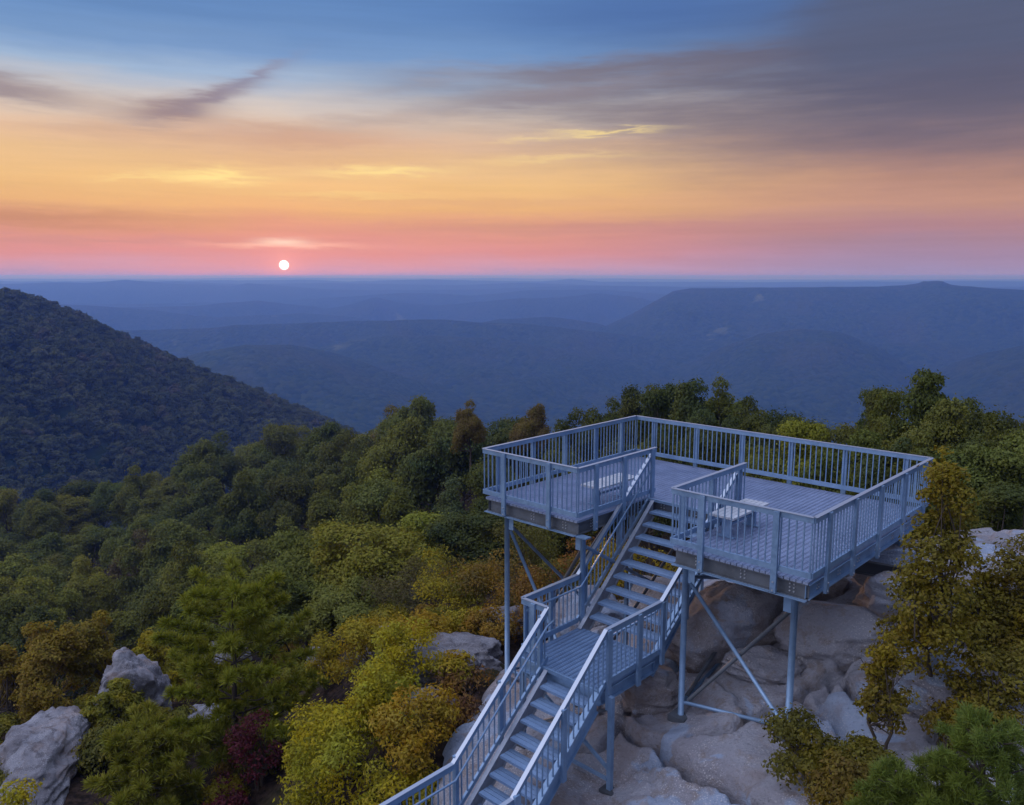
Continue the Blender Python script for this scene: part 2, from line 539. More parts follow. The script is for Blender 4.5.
def ground_mat():
    m, g, p = mat('forest_ground', None, 0.95, 0, 0.05)
    o = g.n('ShaderNodeNewGeometry').outputs['Position']
    # leaf litter close by
    n = g.noise(o, 5.0, 5, 0.7)
    n2 = g.noise(o, 0.4, 4, 0.6)
    near = g.mix(g.ss(n, 0.35, 0.65), (0.014, 0.011, 0.010, 1), (0.055, 0.036, 0.028, 1))
    near = g.mix(g.m('MULTIPLY', g.ss(n2, 0.5, 0.65), 0.5), near, (0.05, 0.05, 0.02, 1))
    # closed woodland canopy far off
    vo = g.n('ShaderNodeTexVoronoi')
    g.put(vo.inputs['Vector'], o)
    vo.inputs['Scale'].default_value = 0.075
    crown = vo.outputs['Distance']
    n3 = g.noise(o, 0.004, 4, 0.6)
    n4 = g.noise(o, 0.0012, 4, 0.6)
    cc = g.n('ShaderNodeSeparateColor')
    g.put(cc.inputs[0], vo.outputs['Color'])
    far = g.mix(cc.outputs[0], (0.012, 0.026, 0.014, 1), (0.034, 0.050, 0.022, 1))
    far = g.mix(g.m('MULTIPLY', g.ss(n3, 0.45, 0.7), 0.4), far, (0.045, 0.045, 0.024, 1))
    far = g.mix(g.m('MULTIPLY', g.ss(g.noise(o, 0.006, 3, 0.6), 0.66, 0.70), g.m('MULTIPLY', g.ss(n4, 0.5, 0.6), 0.6)), far, (0.12, 0.13, 0.07, 1))
    ln = g.n('ShaderNodeVectorMath', operation='DISTANCE')
    g.put(ln.inputs[0], o)
    ln.inputs[1].default_value = tuple(CAM)
    k = g.ss(ln.outputs['Value'], 160, 330)
    g.put(p.inputs['Base Color'], g.mix(k, near, far))
    h = g.mix(k, g.comb(n, n, n), g.comb(crown, crown, crown))
    b = g.n('ShaderNodeBump')
    b.invert = True
    b.inputs['Strength'].default_value = 0.6
    g.put(b.inputs['Distance'], g.ss(ln.outputs['Value'], 160, 330, 0.05, 9.0))
    hh = g.n('ShaderNodeSeparateColor')
    g.put(hh.inputs[0], h)
    g.put(b.inputs['Height'], hh.outputs[0])
    g.put(p.inputs['Normal'], b.outputs[0])
    return m


M['ground'] = ground_mat()

# ------------------------------------------------------------------ the lie of the land
HZ = 276.0


def px_uv(px, v):
    return v * (px - 512) / FPX * 1.0, v


CP = []   # (u, v, z)
for x, y, z in ((5, .1, -3.36), (6.97, .1, -2.89), (7.1, 4.7, -1.35), (4.7, -1.65, -4.12), (.6, .1, -4.5), (2.7, -3, -4.75), (4, -5, -4.9),
                (7, -4, -3.9), (9, -3, -3.1), (10, -6, -3.9), (12, -12, -5.5), (16, -8, -4.6), (9, 1.5, -2.1), (10, 5, -1.0), (12.5, 1, -1.9), (5, 7, -2.3), (7, 8.5, -2.0),
                (2, 5, -3.8), (0, 8, -5.0), (-1, 3, -5.2), (-2.2, -1, -5.8), (0, -3, -5.7), (14, 6, -1.6), (16, 0, -3), (20, -20, -8)):
    CP.append((*xy2uv(x, y), z))
for px, v, z in ((330, 15, -6.9), (250, 12, -7.3), (420, 12.5, -5.5), (100, 18, -8.6), (0, 15, -8.4), (100, 24, -9.7), (230, 22, -9.0), (0, 22, -9.3), (-100, 25, -11),
                 (300, 30, -10.5), (400, 26, -7.0), (450, 30, -7.6), (380, 38, -13.5), (200, 40, -17.5), (0, 40, -20), (300, 55, -20.5), (300, 85, -26.5), (300, 120, -33), (330, 160, -38.5), (330, 190, -46), (330, 240, -75), (330, 420, -150),
                 (100, 60, -28), (100, 85, -34), (100, 110, -39), (100, 155, -47), (100, 200, -66), (100, 260, -96), (100, 420, -120),
                 (-150, 60, -31), (-150, 110, -43), (-150, 155, -53), (-150, 220, -75), (-150, 420, -100),
                 (480, 45, -13), (480, 80, -18.5), (480, 100, -20.5), (480, 130, -30), (480, 200, -70), (480, 420, -180),
                 (600, 30, -7.5), (600, 50, -12), (600, 65, -14), (600, 90, -28), (600, 150, -65), (600, 420, -190),
                 (750, 24, -3.6), (750, 35, -8.5), (750, 45, -10.5), (750, 65, -20), (750, 120, -60), (750, 420, -190),
                 (930, 20, -3.2), (930, 28, -6.2), (930, 40, -8.8), (930, 60, -18), (930, 120, -60), (930, 420, -190),
                 (1150, 20, -3.5), (1150, 28, -6), (1150, 40, -9), (1150, 60, -18), (1150, 120, -60), (1150, 420, -190)):
    CP.append((*px_uv(px, v), z))
for a in (110, 150, 180, 210, 250):
    CP.append((30 * math.sin(rad(a)), 30 * math.cos(rad(a)), -9))
    CP.append((250 * math.sin(rad(a)), 250 * math.cos(rad(a)), -60))
CP = np.array(CP)


def warp(u, v):
    d = np.hypot(u, v) + 1e-9
    r = np.log1p(d / 15)
    return u / d * r, v / d * r


def tps_k(r2):
    return 0.5 * r2 * np.log(r2 + 1e-12)


CW = np.stack(warp(CP[:, 0], CP[:, 1]), 1)
n_ = len(CW)
K_ = tps_k(((CW[:, None] - CW[None]) ** 2).sum(-1)) + np.eye(n_) * 1e-4
P_ = np.hstack([np.ones((n_, 1)), CW])
TW = np.linalg.solve(np.block([[K_, P_], [P_.T, np.zeros((3, 3))]]), np.concatenate([CP[:, 2], np.zeros(3)]))


def near_h(u, v):
    a, b = warp(np.asarray(u, float), np.asarray(v, float))
    z = TW[n_] + TW[n_ + 1] * a + TW[n_ + 2] * b
    for i in range(n_):
        z = z + TW[i] * tps_k((a - CW[i, 0]) ** 2 + (b - CW[i, 1]) ** 2)
    return z


BASE = -345.0
# crest lines of the far ridges: distance, depth of front and back slope, (pixel column, pixel row) pairs
RIDGES = [
    (650, 330, 500, ((-700, 292), (-250, 284), (-60, 283), (0, 287), (60, 304), (120, 334), (180, 361), (250, 389), (300, 409), (345, 432), (420, 480), (520, 560))),
    (2000, 500, 600, ((60, 400), (150, 364), (205, 350), (245, 343), (290, 344), (330, 352), (380, 368), (440, 388), (500, 405), (600, 440))),
    (2450, 420, 500, ((300, 352), (345, 342), (390, 336), (440, 335), (500, 338), (560, 350), (615, 362), (660, 374), (720, 392))),
    (2500, 500, 500, ((600, 400), (680, 368), (720, 348), (760, 332), (800, 327), (840, 331), (880, 346), (915, 366), (960, 385))),
    (2350, 450, 500, ((880, 400), (930, 372), (980, 352), (1030, 342), (1100, 340))),
    (3300, 380, 500, ((380, 345), (440, 330), (500, 318), (545, 316), (600, 322), (650, 336), (700, 352))),
    (4000, 450, 600, ((-60, 312), (60, 304), (150, 310), (220, 316), (300, 313), (360, 317), (430, 326), (520, 335))),
    (5700, 500, 600, ((260, 302), (340, 296), (410, 291), (470, 294), (530, 290), (590, 289), (650, 292), (700, 296))),
    (7600, 800, 900, ((-200, 283), (60, 286), (180, 281), (240, 284), (330, 283), (450, 285), (520, 282), (640, 287), (1200, 286))),
    (2850, 380, 500, ((150, 330), (240, 324), (330, 322), (420, 318), (520, 322), (600, 330), (680, 340))),
    (4700, 500, 600, ((60, 310), (200, 305), (260, 300), (330, 308), (350, 304), (377, 297), (400, 303), (440, 306), (470, 302), (520, 297), (560, 297), (600, 293), (650, 299), (700, 305))),
    (3300, 800, 1300, ((600, 330), (635, 312), (655, 301), (672, 291), (690, 288), (760, 287), (850, 286.5), (900, 285.5), (914, 283), (919, 280.5), (938, 280.5), (946, 284.5), (990, 288), (1024, 290), (1200, 292))),
    (6600, 800, 900, ((-200, 284), (0, 284), (90, 282), (130, 279.5), (170, 283), (235, 285), (250, 282), (330, 289), (420, 290), (560, 286), (1200, 289))),
    (9500, 1300, 1300, ((-200, 280), (100, 281), (230, 280), (300, 279), (350, 281), (430, 279.5), (540, 281.5), (570, 279), (600, 281.5), (760, 282), (900, 281), (1300, 282))),
    (16000, 2200, 2200, ((-300, 278.6), (150, 278.8), (290, 277.6), (420, 278.4), (620, 278.2), (720, 279.6), (900, 279.4), (1300, 279.4))),
]


def far_h(az, d):
    """height at azimuth az (radians from the view axis) and distance d"""
    u, v = d * np.sin(az), d * np.cos(az)
    px = 512 + FPX * np.tan(np.clip(az, -1.3, 1.3))
    ca = np.cos(np.clip(az, -1.2, 1.2))
    h = BASE + 70 * (0.5 - np.abs(fbm(u / 1500, v / 800, 5, 4))) + 60 * fbm(u / 1100, v / 700, 15, 4) + 16 * fbm(u / 240, v / 240, 9, 3)
    for i, (dr, wf, wb, pts) in enumerate(RIDGES):
        xs, ys = zip(*pts)
        py = np.interp(px, xs, ys) + (0.0 if i == 0 else 1.2 * fbm(px / 60, px * 0 + i, 40 + i, 3) * (1.0 if dr < 7000 else .35))
        zc = CAM[2] - dr * ca * (py - HZ) / FPX * 1.0
        zc = np.minimum(zc, CAM[2] - 1.0)
        if i == 0:
            zc = zc - 9.5
        dd = dr * ca * 0 + dr * (1 + 0.06 * fbm(az * 9, az * 0 + 3.3 * i, 60 + i, 2))
        t = d - dd
        wob = fbm(u / (wf * 0.7), v / (wf * 0.7), 80 + i, 4)
        x = np.where(t < 0, -t / (wf * (1 + 0.5 * wob)), t / wb)
        if dr == 3300:
            fall = np.where(x < 0.12, 1 - x * 0.4, 0.952 * np.exp(-(np.maximum(x - 0.12, 0) / 0.55) ** 1.15))
        elif i == 0:
            fall = np.exp(-(x / 1.15) ** 1.6)
        else:
            fall = np.exp(-x ** 1.45)
        spur = 1 + 0.16 * wob * np.clip(x * 2, 0, 1)
        h = np.maximum(h, BASE + (zc - BASE) * np.clip(fall * spur, 0, 1))
    return h


def ground_h(x, y):
    u, v = xy2uv(np.asarray(x, float), np.asarray(y, float))
    d = np.hypot(u, v)
    az = np.arctan2(u, v)
    k = sstep(d, 210, 400)
    zn = near_h(u, v) + 0.5 * fbm(x / 3.1, y / 3.1, 2, 4) * sstep(d, 20, 40) + 0.12 * fbm(x / .8, y / .8, 4, 3)
    return zn * (1 - k) + far_h(az, np.maximum(d, 200)) * k


SX0, SX1, SY0, SY1 = -2.4, 14.5, -8.2, 8.6
vor = random.Random(4)
FEET = ((4.99, .1), (6.99, .1), (4.69, -1.62), (7.1, 4.68))
JOINTS = (((4.14, -.52), (4.91, -.74), (5.54, -1.03), (6.17, -1.2), (6.96, -1.33), (8.2, -1.7)), ((3.32, -.11), (4.06, -.21), (3.95, .33), (3.95, 1.01), (4.31, 1.52)),
          ((5.52, -.44), (6.13, -.2), (6.29, .25), (6.74, 1.1), (7.17, 1.72), (7.57, 1.98)), ((7.13, 1.72), (7.65, 1.28), (8.35, 1.16), (8.99, .95), (10.5, .3)),
          ((2.84, 1.92), (3.76, 1.73), (4.19, 2.09), (5.41, 2.24), (6.41, 1.81)), ((6.74, 1.1), (7.49, .56), (8.09, -.15), (8.6, -1.4)), ((4.54, -1.69), (4.97, -1.13), (5.54, -1.03)), ((3.5, -1.52), (4.11, -1.13), (4.14, -.52)))
VS = np.array([(vor.uniform(-4, 16), vor.uniform(-10, 10), vor.uniform(0.2, 1)) for _ in range(24)])


def slab_h(x, y):
    zb = near_h(*xy2uv(x, y))
    z = zb
    wx, wy = x + 1.1 * fbm(x / 2.2, y / 2.2, 21, 4), y + 1.1 * fbm(x / 2.2, y / 2.2, 25, 4)
    # joints split the slab into big rounded blocks, longer across the slope
    d = np.sort(np.stack([np.hypot((wx - a) * 0.75, (wy - b) * 1.0) + 0.15 * c for a, b, c in VS], 0), 0)
    e = d[1] - d[0]
    dist = np.clip(d[0] / 1.6, 0, 1)
    z = z + 0.30 * (1 - np.exp(-e / 0.42)) * (1 - 0.4 * dist ** 2) - 0.16 - 0.26 * np.exp(-(e / 0.07) ** 2)
    z = z + 0.24 * fbm(x / 1.9, y / 1.9, 31, 5) + 0.05 * fbm(x / .3, y / .3, 35, 3)
    ci = np.argmin(np.stack([np.hypot((wx - a) * 0.75, (wy - b) * 1.0) + 0.15 * c for a, b, c in VS], 0), 0)
    ga = np.array([(math.sin(i * 12.9) * .17, math.sin(i * 7.3 + 1) * .17, math.sin(i * 3.1) * .13) for i in range(len(VS))])
    z = z + np.clip(ga[ci, 0] * (x - VS[ci, 0]) + ga[ci, 1] * (y - VS[ci, 1]), -.3, .3) + ga[ci, 2]
    z = zb + (z - zb) * (0.24 + 0.76 * sstep(y, 0.2, 2.0))
    # the long open joints, upper lip standing proud and rounded
    for ji, ln_ in enumerate(JOINTS):
        jd = 1.0 if ji in (0, 3, 4) else 0.35
        best = np.full(x.shape, 9.0)
        sg = np.zeros(x.shape)
        jx, jy = x + 0.16 * fbm(x / .5, y / .5, 91, 4), y + 0.16 * fbm(x / .5, y / .5, 95, 4)
        for (ax, ay), (bx, by) in zip(ln_[:-1], ln_[1:]):
            vx, vy = bx - ax, by - ay
            t = np.clip(((jx - ax) * vx + (jy - ay) * vy) / (vx * vx + vy * vy), 0, 1)
            q = np.hypot(jx - ax - t * vx, jy - ay - t * vy)
            s_ = np.sign(vx * (jy - ay) - vy * (jx - ax))
            sg = np.where(q < best, s_, sg)
            best = np.minimum(best, q)
        z = z - 0.85 * jd * np.exp(-(best / 0.062) ** 2) + 0.10 * jd * np.where(sg > 0, np.exp(-best / 0.8), 0) * (1 - np.exp(-best / 0.12))
    step = fbm(x / 1.7 + y / 3.0, y / 1.1 - x / 4, 51, 3)
    z = z + 0.12 * sstep(step, 0.0, 0.06)
    k = np.zeros(x.shape)
    for fx, fy in FEET:                             # bedrock is level where the legs are bolted down
        k = np.maximum(k, np.exp(-(((x - fx) ** 2 + (y - fy) ** 2) / .35) ** 1.5))
    return z + (zb - z) * k * 0.9


def slab_edge(x, y):
    w = 0.9 * fbm(x / 2, y / 2, 71, 3)
    a = np.minimum.reduce([x - SX0 + w - .4, SX1 - x + w, y - SY0 + w - .4, SY1 - y + w])
    # rock ends left of the stair: leaf litter from there on
    lim = (x + 0.33) + 0.52 * np.clip(y, -4, 4) + 0.5 * w
    a = np.minimum(a, lim)
    return a


def build_ground():
    azf = np.radians(np.concatenate([np.arange(-180, -46, 6), np.arange(-46, 46.01, 0.22), np.arange(52, 180.1, 6)]))
    r = np.concatenate([[0.4], np.geomspace(1.5, 420, 270), np.geomspace(425, 27000, 330)])
    A, Rr = np.meshgrid(azf, r, indexing='ij')
    u, v = Rr * np.sin(A), Rr * np.cos(A)
    x, y = uv2xy(u, v)
    z = ground_h(x, y)
    near = Rr < 60
    e = slab_edge(x, y)
    z = np.where(near, z - 0.7 * sstep(e, -0.1, 1.0), z)
    na, nr = A.shape
    V = np.stack([x, y, z], -1).reshape(-1, 3)
    i, j = np.meshgrid(np.arange(na - 1), np.arange(nr - 1), indexing='ij')
    a = (i * nr + j).ravel()
    Q = np.stack([a, a + 1, a + nr + 1, a + nr], 1)
    me = np_mesh('ground', V, Q, M['ground'], True)
    o = link_mesh('ground', me, None)
    tag(o, 'wooded ground falling from the rocky summit into hazy blue valleys', kind='structure')


def build_slab():
    xs, ys = np.arange(SX0, SX1, 0.042), np.arange(SY0, SY1, 0.042)
    x, y = np.meshgrid(xs, ys, indexing='ij')
    z = slab_h(x, y)
    e = slab_edge(x, y)
    z = z - 0.9 * (1 - sstep(e, -0.45, 0.5)) - 1.5 * (1 - sstep(e, -1.0, -0.2))
    nx, ny = x.shape
    V = np.stack([x, y, z], -1).reshape(-1, 3)
    i, j = np.meshgrid(np.arange(nx - 1), np.arange(ny - 1), indexing='ij')
    a = (i * ny + j).ravel()
    keep = (e[:-1, :-1].ravel() > -1.1)
    Q = np.stack([a, a + ny, a + ny + 1, a + 1], 1)[keep]
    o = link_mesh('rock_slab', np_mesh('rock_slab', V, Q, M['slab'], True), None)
    tag(o, 'pale weathered sandstone slab under the lookout deck', kind='structure')


build_ground()
build_slab()


def gz(x, y):
    return float(ground_h(np.array([x]), np.array([y]))[0])


def sz(x, y):
    """top of whatever lies there, slab or soil"""
    e = float(slab_edge(np.array([x]), np.array([y]))[0])
    if e > 0.3:
        return float(slab_h(np.array([x]), np.array([y]))[0])
    return gz(x, y)


# ------------------------------------------------------------------ haze
def build_haze():
    b = MB()
    b.box(-29000, 29000, -29000, 29000, -395, CAM[2] + 8.0)
    m = bpy.data.materials.new('valley_haze')
    m.use_nodes = True
    t = m.node_tree
    t.nodes.clear()
    pv = t.nodes.new('ShaderNodeVolumePrincipled')
    pv.inputs['Color'].default_value = (0.080, 0.165, 0.5, 1)
    pv.inputs['Absorption Color'].default_value = (0.86, 0.82, 0.97, 1)
    pv.inputs['Density'].default_value = 5.2e-4
    pv.inputs['Anisotropy'].default_value = 0.3
    out = t.nodes.new('ShaderNodeOutputMaterial')
    t.links.new(pv.outputs[0], out.inputs['Volume'])
    o = b.build('haze', m)
    tag(o, 'blue evening haze lying in the valleys', kind='stuff')


build_haze()

# ------------------------------------------------------------------ the lookout deck
W, L, ZD = 7.27, 5.68, -0.175
NX0, NX1, NY = 2.61, 4.73, 2.67
RT, RB = 0.895, 0.0          # top of the top rail, top of the bottom rail
ZL = -2.308                  # stair landing


def post_bm(x, y, nx, ny, z0, z1):
    """flat post plate standing outside the rail line, with its cap strap"""
    b = MB()
    tx, ty = -ny, nx
    cx, cy_ = x + nx * 0.045, y + ny * 0.045
    b.bar((cx, cy_, z0), (cx, cy_, z1), 0.10, 0.05, (nx, ny, 0))
    return b


def rail_run(name, p, q, n, parent, posts, zt=RT, zb=RB, pz0=-0.455, gap=0.125, cap=True):
    """straight guard: balusters in one panel, top rail, bottom rail and posts as its parts"""
    (x0, y0), (x1, y1) = p, q
    ln = math.hypot(x1 - x0, y1 - y0)
    dx, dy = (x1 - x0) / ln, (y1 - y0) / ln
    b = MB()
    k = max(2, int(round(ln / gap)))
    for i in range(k + 1):
        t = 0.03 + (ln - 0.06) * i / k
        b.bar((x0 + dx * t, y0 + dy * t, zb - 0.003), (x0 + dx * t, y0 + dy * t, zt - 0.097), 0.019, 0.019, (dx, dy, 0))
    root = b.build('railing_panel', M['steel'], parent)
    r = MB()
    r.bar((x0, y0, zt - 0.05), (x1, y1, zt - 0.05), 0.045, 0.094)
    r.bar((x0 + n[0] * .004, y0 + n[1] * .004, zt - 0.0), (x1 + n[0] * .004, y1 + n[1] * .004, zt), 0.075, 0.008)
    r.m2, r.alt = M['cap'], 6
    r.build('top_rail', M['steel'], root)
    r = MB()
    r.bar((x0, y0, zb - 0.05), (x1, y1, zb - 0.05), 0.045, 0.094)
    r.build('bottom_rail', M['steel'], root)
    for t in posts:
        pb = post_bm(x0 + dx * t, y0 + dy * t, n[0], n[1], pz0, zt - 0.012)
        bb = MB()
        for z in (zb - 0.28, zb - 0.42):
            if z > pz0 + .02:
                bb.tube([(x0 + dx * t + n[0] * .069, y0 + dy * t + n[1] * .069, z), (x0 + dx * t + n[0] * .084, y0 + dy * t + n[1] * .084, z)], 0.014, 8)
        if bb.v:
            pb.also(bb, M['bolt'])
        pb.build('rail_post', M['steel'], root)
    return root


def planks(b, x0, x1, y0, y1, zt, pitch=0.102, gap=0.016, th=0.045):
    """plank grating laid along y with a raised lip on both long edges"""
    n = int(round((x1 - x0) / pitch))
    pw = (x1 - x0) / n
    for i in range(n):
        a, c = x0 + i * pw + gap / 2, x0 + (i + 1) * pw - gap / 2
        b.box(a, c, y0, y1, zt - th, zt - 0.010)
        b.box(a, a + 0.012, y0, y1, zt - 0.010, zt)
        b.box(c - 0.012, c, y0, y1, zt - 0.010, zt)
        m_ = (a + c) / 2
        b.box(m_ - 0.008, m_ + 0.008, y0, y1, zt - 0.010, zt - 0.003)


def channel(p, q, n, h=0.25, fl=0.085, up=(0, 0, 1)):
    """C section with its web set back and its flanges facing n"""
    b = MB()
    p, q, n = Vector(p), Vector(q), Vector(n)
    u = Vector(up)
    b.bar(p - n * 0.03, q - n * 0.03, 0.012, h - 0.028, u)
    for s in (1, -1):
        b.bar(p + u * s * (h / 2 - 0.007), q + u * s * (h / 2 - 0.007), fl, 0.014, u)
    return b


def make_deck():
    root = empty('observation_deck', (3.6, 2.8, -0.5))
    tag(root, 'blue grey steel lookout platform with slatted railings on tall legs', 'lookout platform')

    def par(o):
        o.matrix_parent_inverse = root.matrix_world.inverted()
        return o
    off = Vector(root.location)

    class P:                                     # parts are modelled in place, then shifted under the root
        pass
    g = MB()
    planks(g, 0.03, NX0 - 0.02, 0.03, L - 0.06, ZD)
    planks(g, NX0 - 0.02 + 0.004, NX1 + 0.02 - 0.004, NY - 0.27, L - 0.06, ZD)
    planks(g, NX1 + 0.02, W - 0.05, 0.03, L - 0.06, ZD)
    g.build('deck_grating', M['grate'], root)
    # nosing strip over the stair
    s = MB()
    s.box(NX0 + 0.05, NX1 - 0.05, NY - 0.315, NY - 0.275, ZD - 0.05, ZD + 0.006)
    s.build('nosing', M['steel'], root)
    zc = -0.225 - 0.125
    fx = 0.02
    beams = [((0.06, 0.075, zc), (NX0 - 0.05, 0.075, zc), (0, -1, 0)), ((NX1 + 0.05, 0.075, zc), (W - 0.06, 0.075, zc), (0, -1, 0)),
             ((W - 0.075, 0.06, zc), (W - 0.075, L - 0.09, zc), (1, 0, 0)), ((0.075, 0.06, zc), (0.075, L - 0.09, zc), (-1, 0, 0)),
             ((0.06, L - 0.10, zc), (W - 0.06, L - 0.10, zc), (0, 1, 0)), ((NX0 - 0.07, 0.12, zc), (NX0 - 0.07, NY - 0.2, zc), (1, 0, 0)),
             ((NX1 + 0.07, 0.12, zc), (NX1 + 0.07, NY - 0.2, zc), (-1, 0, 0)), ((NX0 - 0.1, NY - 0.22, zc), (NX1 + 0.1, NY - 0.22, zc), (0, -1, 0))]
    for i, (p, q, n) in enumerate(beams):
        side = i in (2,)
        cb = channel(p, q, n)
        b = MB()
        d = (Vector(q) - Vector(p)).normalized()
        ln = (Vector(q) - Vector(p)).length
        for t in np.arange(0.45, ln - 0.2, 0.85):
            for a in (-0.035, 0.035):
                for z in (-0.06, 0.0, 0.06):
                    c = Vector(p) + d * (t + a) + Vector((0, 0, z))
                    b.tube([c - Vector(n) * 0.024, c - Vector(n) * 0.006], 0.013, 8)
        o = cb.also(b, M['bolt']).build('edge_beam', M['steel'] if side else M['beam'], root)
        if n[1] == -1 and i < 2:                   # bright lower flange strip
            f = MB()
            f.bar((p[0], p[1] - 0.045, zc - 0.130), (q[0], q[1] - 0.045, zc - 0.130), 0.16, 0.012)
            f.build('beam_flange', M['steel'], o)
    for x in (1.25, 3.67, 6.0):
        y0 = NY if NX0 < x < NX1 else 0.15
        channel((x, y0, zc), (x, L - 0.15, zc), (1, 0, 0), 0.24).build('joist', M['beam'], root)
    for y in (3.2, 4.5):
        channel((0.15, y, zc - 0.02), (W - 0.15, y, zc - 0.02), (0, 1, 0), 0.2).build('joist', M['beam'], root)
    rl = rail_run
    rl('front', (0, 0), (NX0, 0), (0, -1), root, (0.65, 1.9))
    rl('front', (NX1, 0), (W, 0), (0, -1), root, (0.62, 1.95))
    rl('right', (W, 0), (W, L), (1, 0), root, (0.5, 1.58, 2.75, 4.0, 5.2))
    rl('back', (W, L), (0, L), (0, 1), root, [W - a for a in (0.53, 1.79, 3.04, 4.27, 5.51, 6.77)])
    rl('left', (0, L), (0, 0), (-1, 0), root, [L - a for a in (0.5, 1.66, 2.81, 3.99, 5.09)])
    rl('notch', (NX0, 0), (NX0, NY), (1, 0), root, (0.52, 1.47, 2.5))
    rl('notch', (NX1, NY), (NX1, 0), (-1, 0), root, (0.2, 1.2, 2.2))
    # legs
    zb = -0.485
    legs = {}
    for nm, x, y in (('A', 0.61, 0.1), ('G', 2.68, 0.1), ('E', 4.99, 0.1), ('D', 6.99, 0.1), ('B', 0.61, 4.7), ('H', 2.68, 4.7), ('F', 4.99, 4.75), ('C', 7.1, 4.68)):
        z0 = sz(x, y) + 0.02
        legs[nm] = (x, y, z0)
        b = MB()
        b.tube([(x, y, z0), (x, y, zb)], 0.055, 16)
        o = b.build('column', M['steel'], root)
        b = MB()
        b.box(x - 0.17, x + 0.17, y - 0.17, y + 0.17, z0 - 0.10, z0 + 0.02)
        b.build('base_plate', M['beam'], o)
        b = MB()
        b.box(x - 0.13, x + 0.13, y - 0.09, y + 0.09, zb - 0.02, zb + 0.003)
        b.bar((x + 0.11 * (1 if nm in 'AE' else -1), y, zb - 0.02), (x + 0.11 * (1 if nm in 'AE' else -1), y, zb - 0.30), 0.012, 0.15, (1, 0, 0))
        b.build('gusset_plate', M['steel'], o)

    def brace(a, b_, za, zb_, name='brace', r=0.036, m=None):
        t = MB()
        t.tube([(a[0], a[1] + 0.0, za), (b_[0], b_[1], zb_)], r, 10)
        t.build(name, m or M['steel'], root)

    def pair(i, j, zt=-0.72):
        A, B = legs[i], legs[j]
        sx = 0.10 if B[0] > A[0] else 0
        sy = 0.10 if abs(B[1] - A[1]) > 1 else 0
        za, zb2 = A[2] + 0.30, B[2] + 0.14
        brace((A[0] + sx, A[1] + sy), (B[0] - sx, B[1] - sy), zt, zb2)
        brace((A[0] + sx, A[1] + sy + 0.085), (B[0] - sx, B[1] - sy + 0.085), za, zt, m=M['beam'])
        brace((A[0], A[1] + 0.04), (B[0], B[1] + 0.04), za - 0.06, zb2 - 0.06, 'strut', 0.034)
    pair('A', 'G', -0.8)
    pair('E', 'D', -0.78)
    pair('A', 'B')
    pair('G', 'H')
    pair('E', 'F')
    # inclined channel under the right side
    channel((6.55, 2.7, -0.72), (7.35, 4.1, -1.12), (0.86, -0.5, 0), 0.26, 0.14).build('skew_beam', M['dark'], root)
    inv = off
    for ch in list(root.children):
        ch.location -= inv
    return root


make_deck()


# ------------------------------------------------------------------ the stair
def sloped_guard(segs, n, parent, posts, hand=None, gap=0.125, droprail=0.90):
    """guard following a list of 3-D points along its top; n is the outward side"""
    b, top, bot = MB(), MB(), MB()
    nv = Vector(n)
    for p, q in zip(segs[:-1], segs[1:]):
        p, q = Vector(p), Vector(q)
        d = q - p
        ln = math.hypot(d.x, d.y)
        if ln < 0.01:
            continue
        k = max(1, int(round(ln / gap)))
        for i in range(k):
            c = p + d * ((i + 0.5) / k)
            b.bar(c + Vector((0, 0, -droprail + 0.003)), c + Vector((0, 0, -0.11)), 0.019, 0.019, (d.x / ln, d.y / ln, 0))
        top.vbar(p - Vector((0, 0, .055)), q - Vector((0, 0, .055)), 0.045, 0.11)
        top.vbar(p + Vector((0, 0, .001)), q + Vector((0, 0, .001)), 0.075, 0.009)
        bot.vbar(p - Vector((0, 0, droprail + .05)), q - Vector((0, 0, droprail + .05)), 0.045, 0.10)
    root = b.build('railing_panel', M['steel'], parent)
    root_top = MB()
    n0 = 0
    for k in range(0, len(top.f), 12):
        pass
    body, caps = MB(), MB()
    for k in range(len(top.f) // 6):
        dst = body if k % 2 == 0 else caps
        b0 = len(dst.v)
        dst.v += top.v[k * 8:k * 8 + 8]
        dst.f += [tuple(i - k * 8 + b0 for i in f) for f in top.f[k * 6:k * 6 + 6]]
        dst.sm += [False] * 6
    body.also(caps, M['cap']).build('top_rail', M['steel'], root)
    bot.build('bottom_rail', M['steel'], root)
    for x, y, zt, zb, nx, ny in posts:
        post_bm(x, y, nx, ny, zb, zt).build('rail_post', M['steel'], root)
    if hand:
        h = MB()
        h.tube(hand, 0.021, 8)
        h.build('handrail', M['steel'], root)
    return root


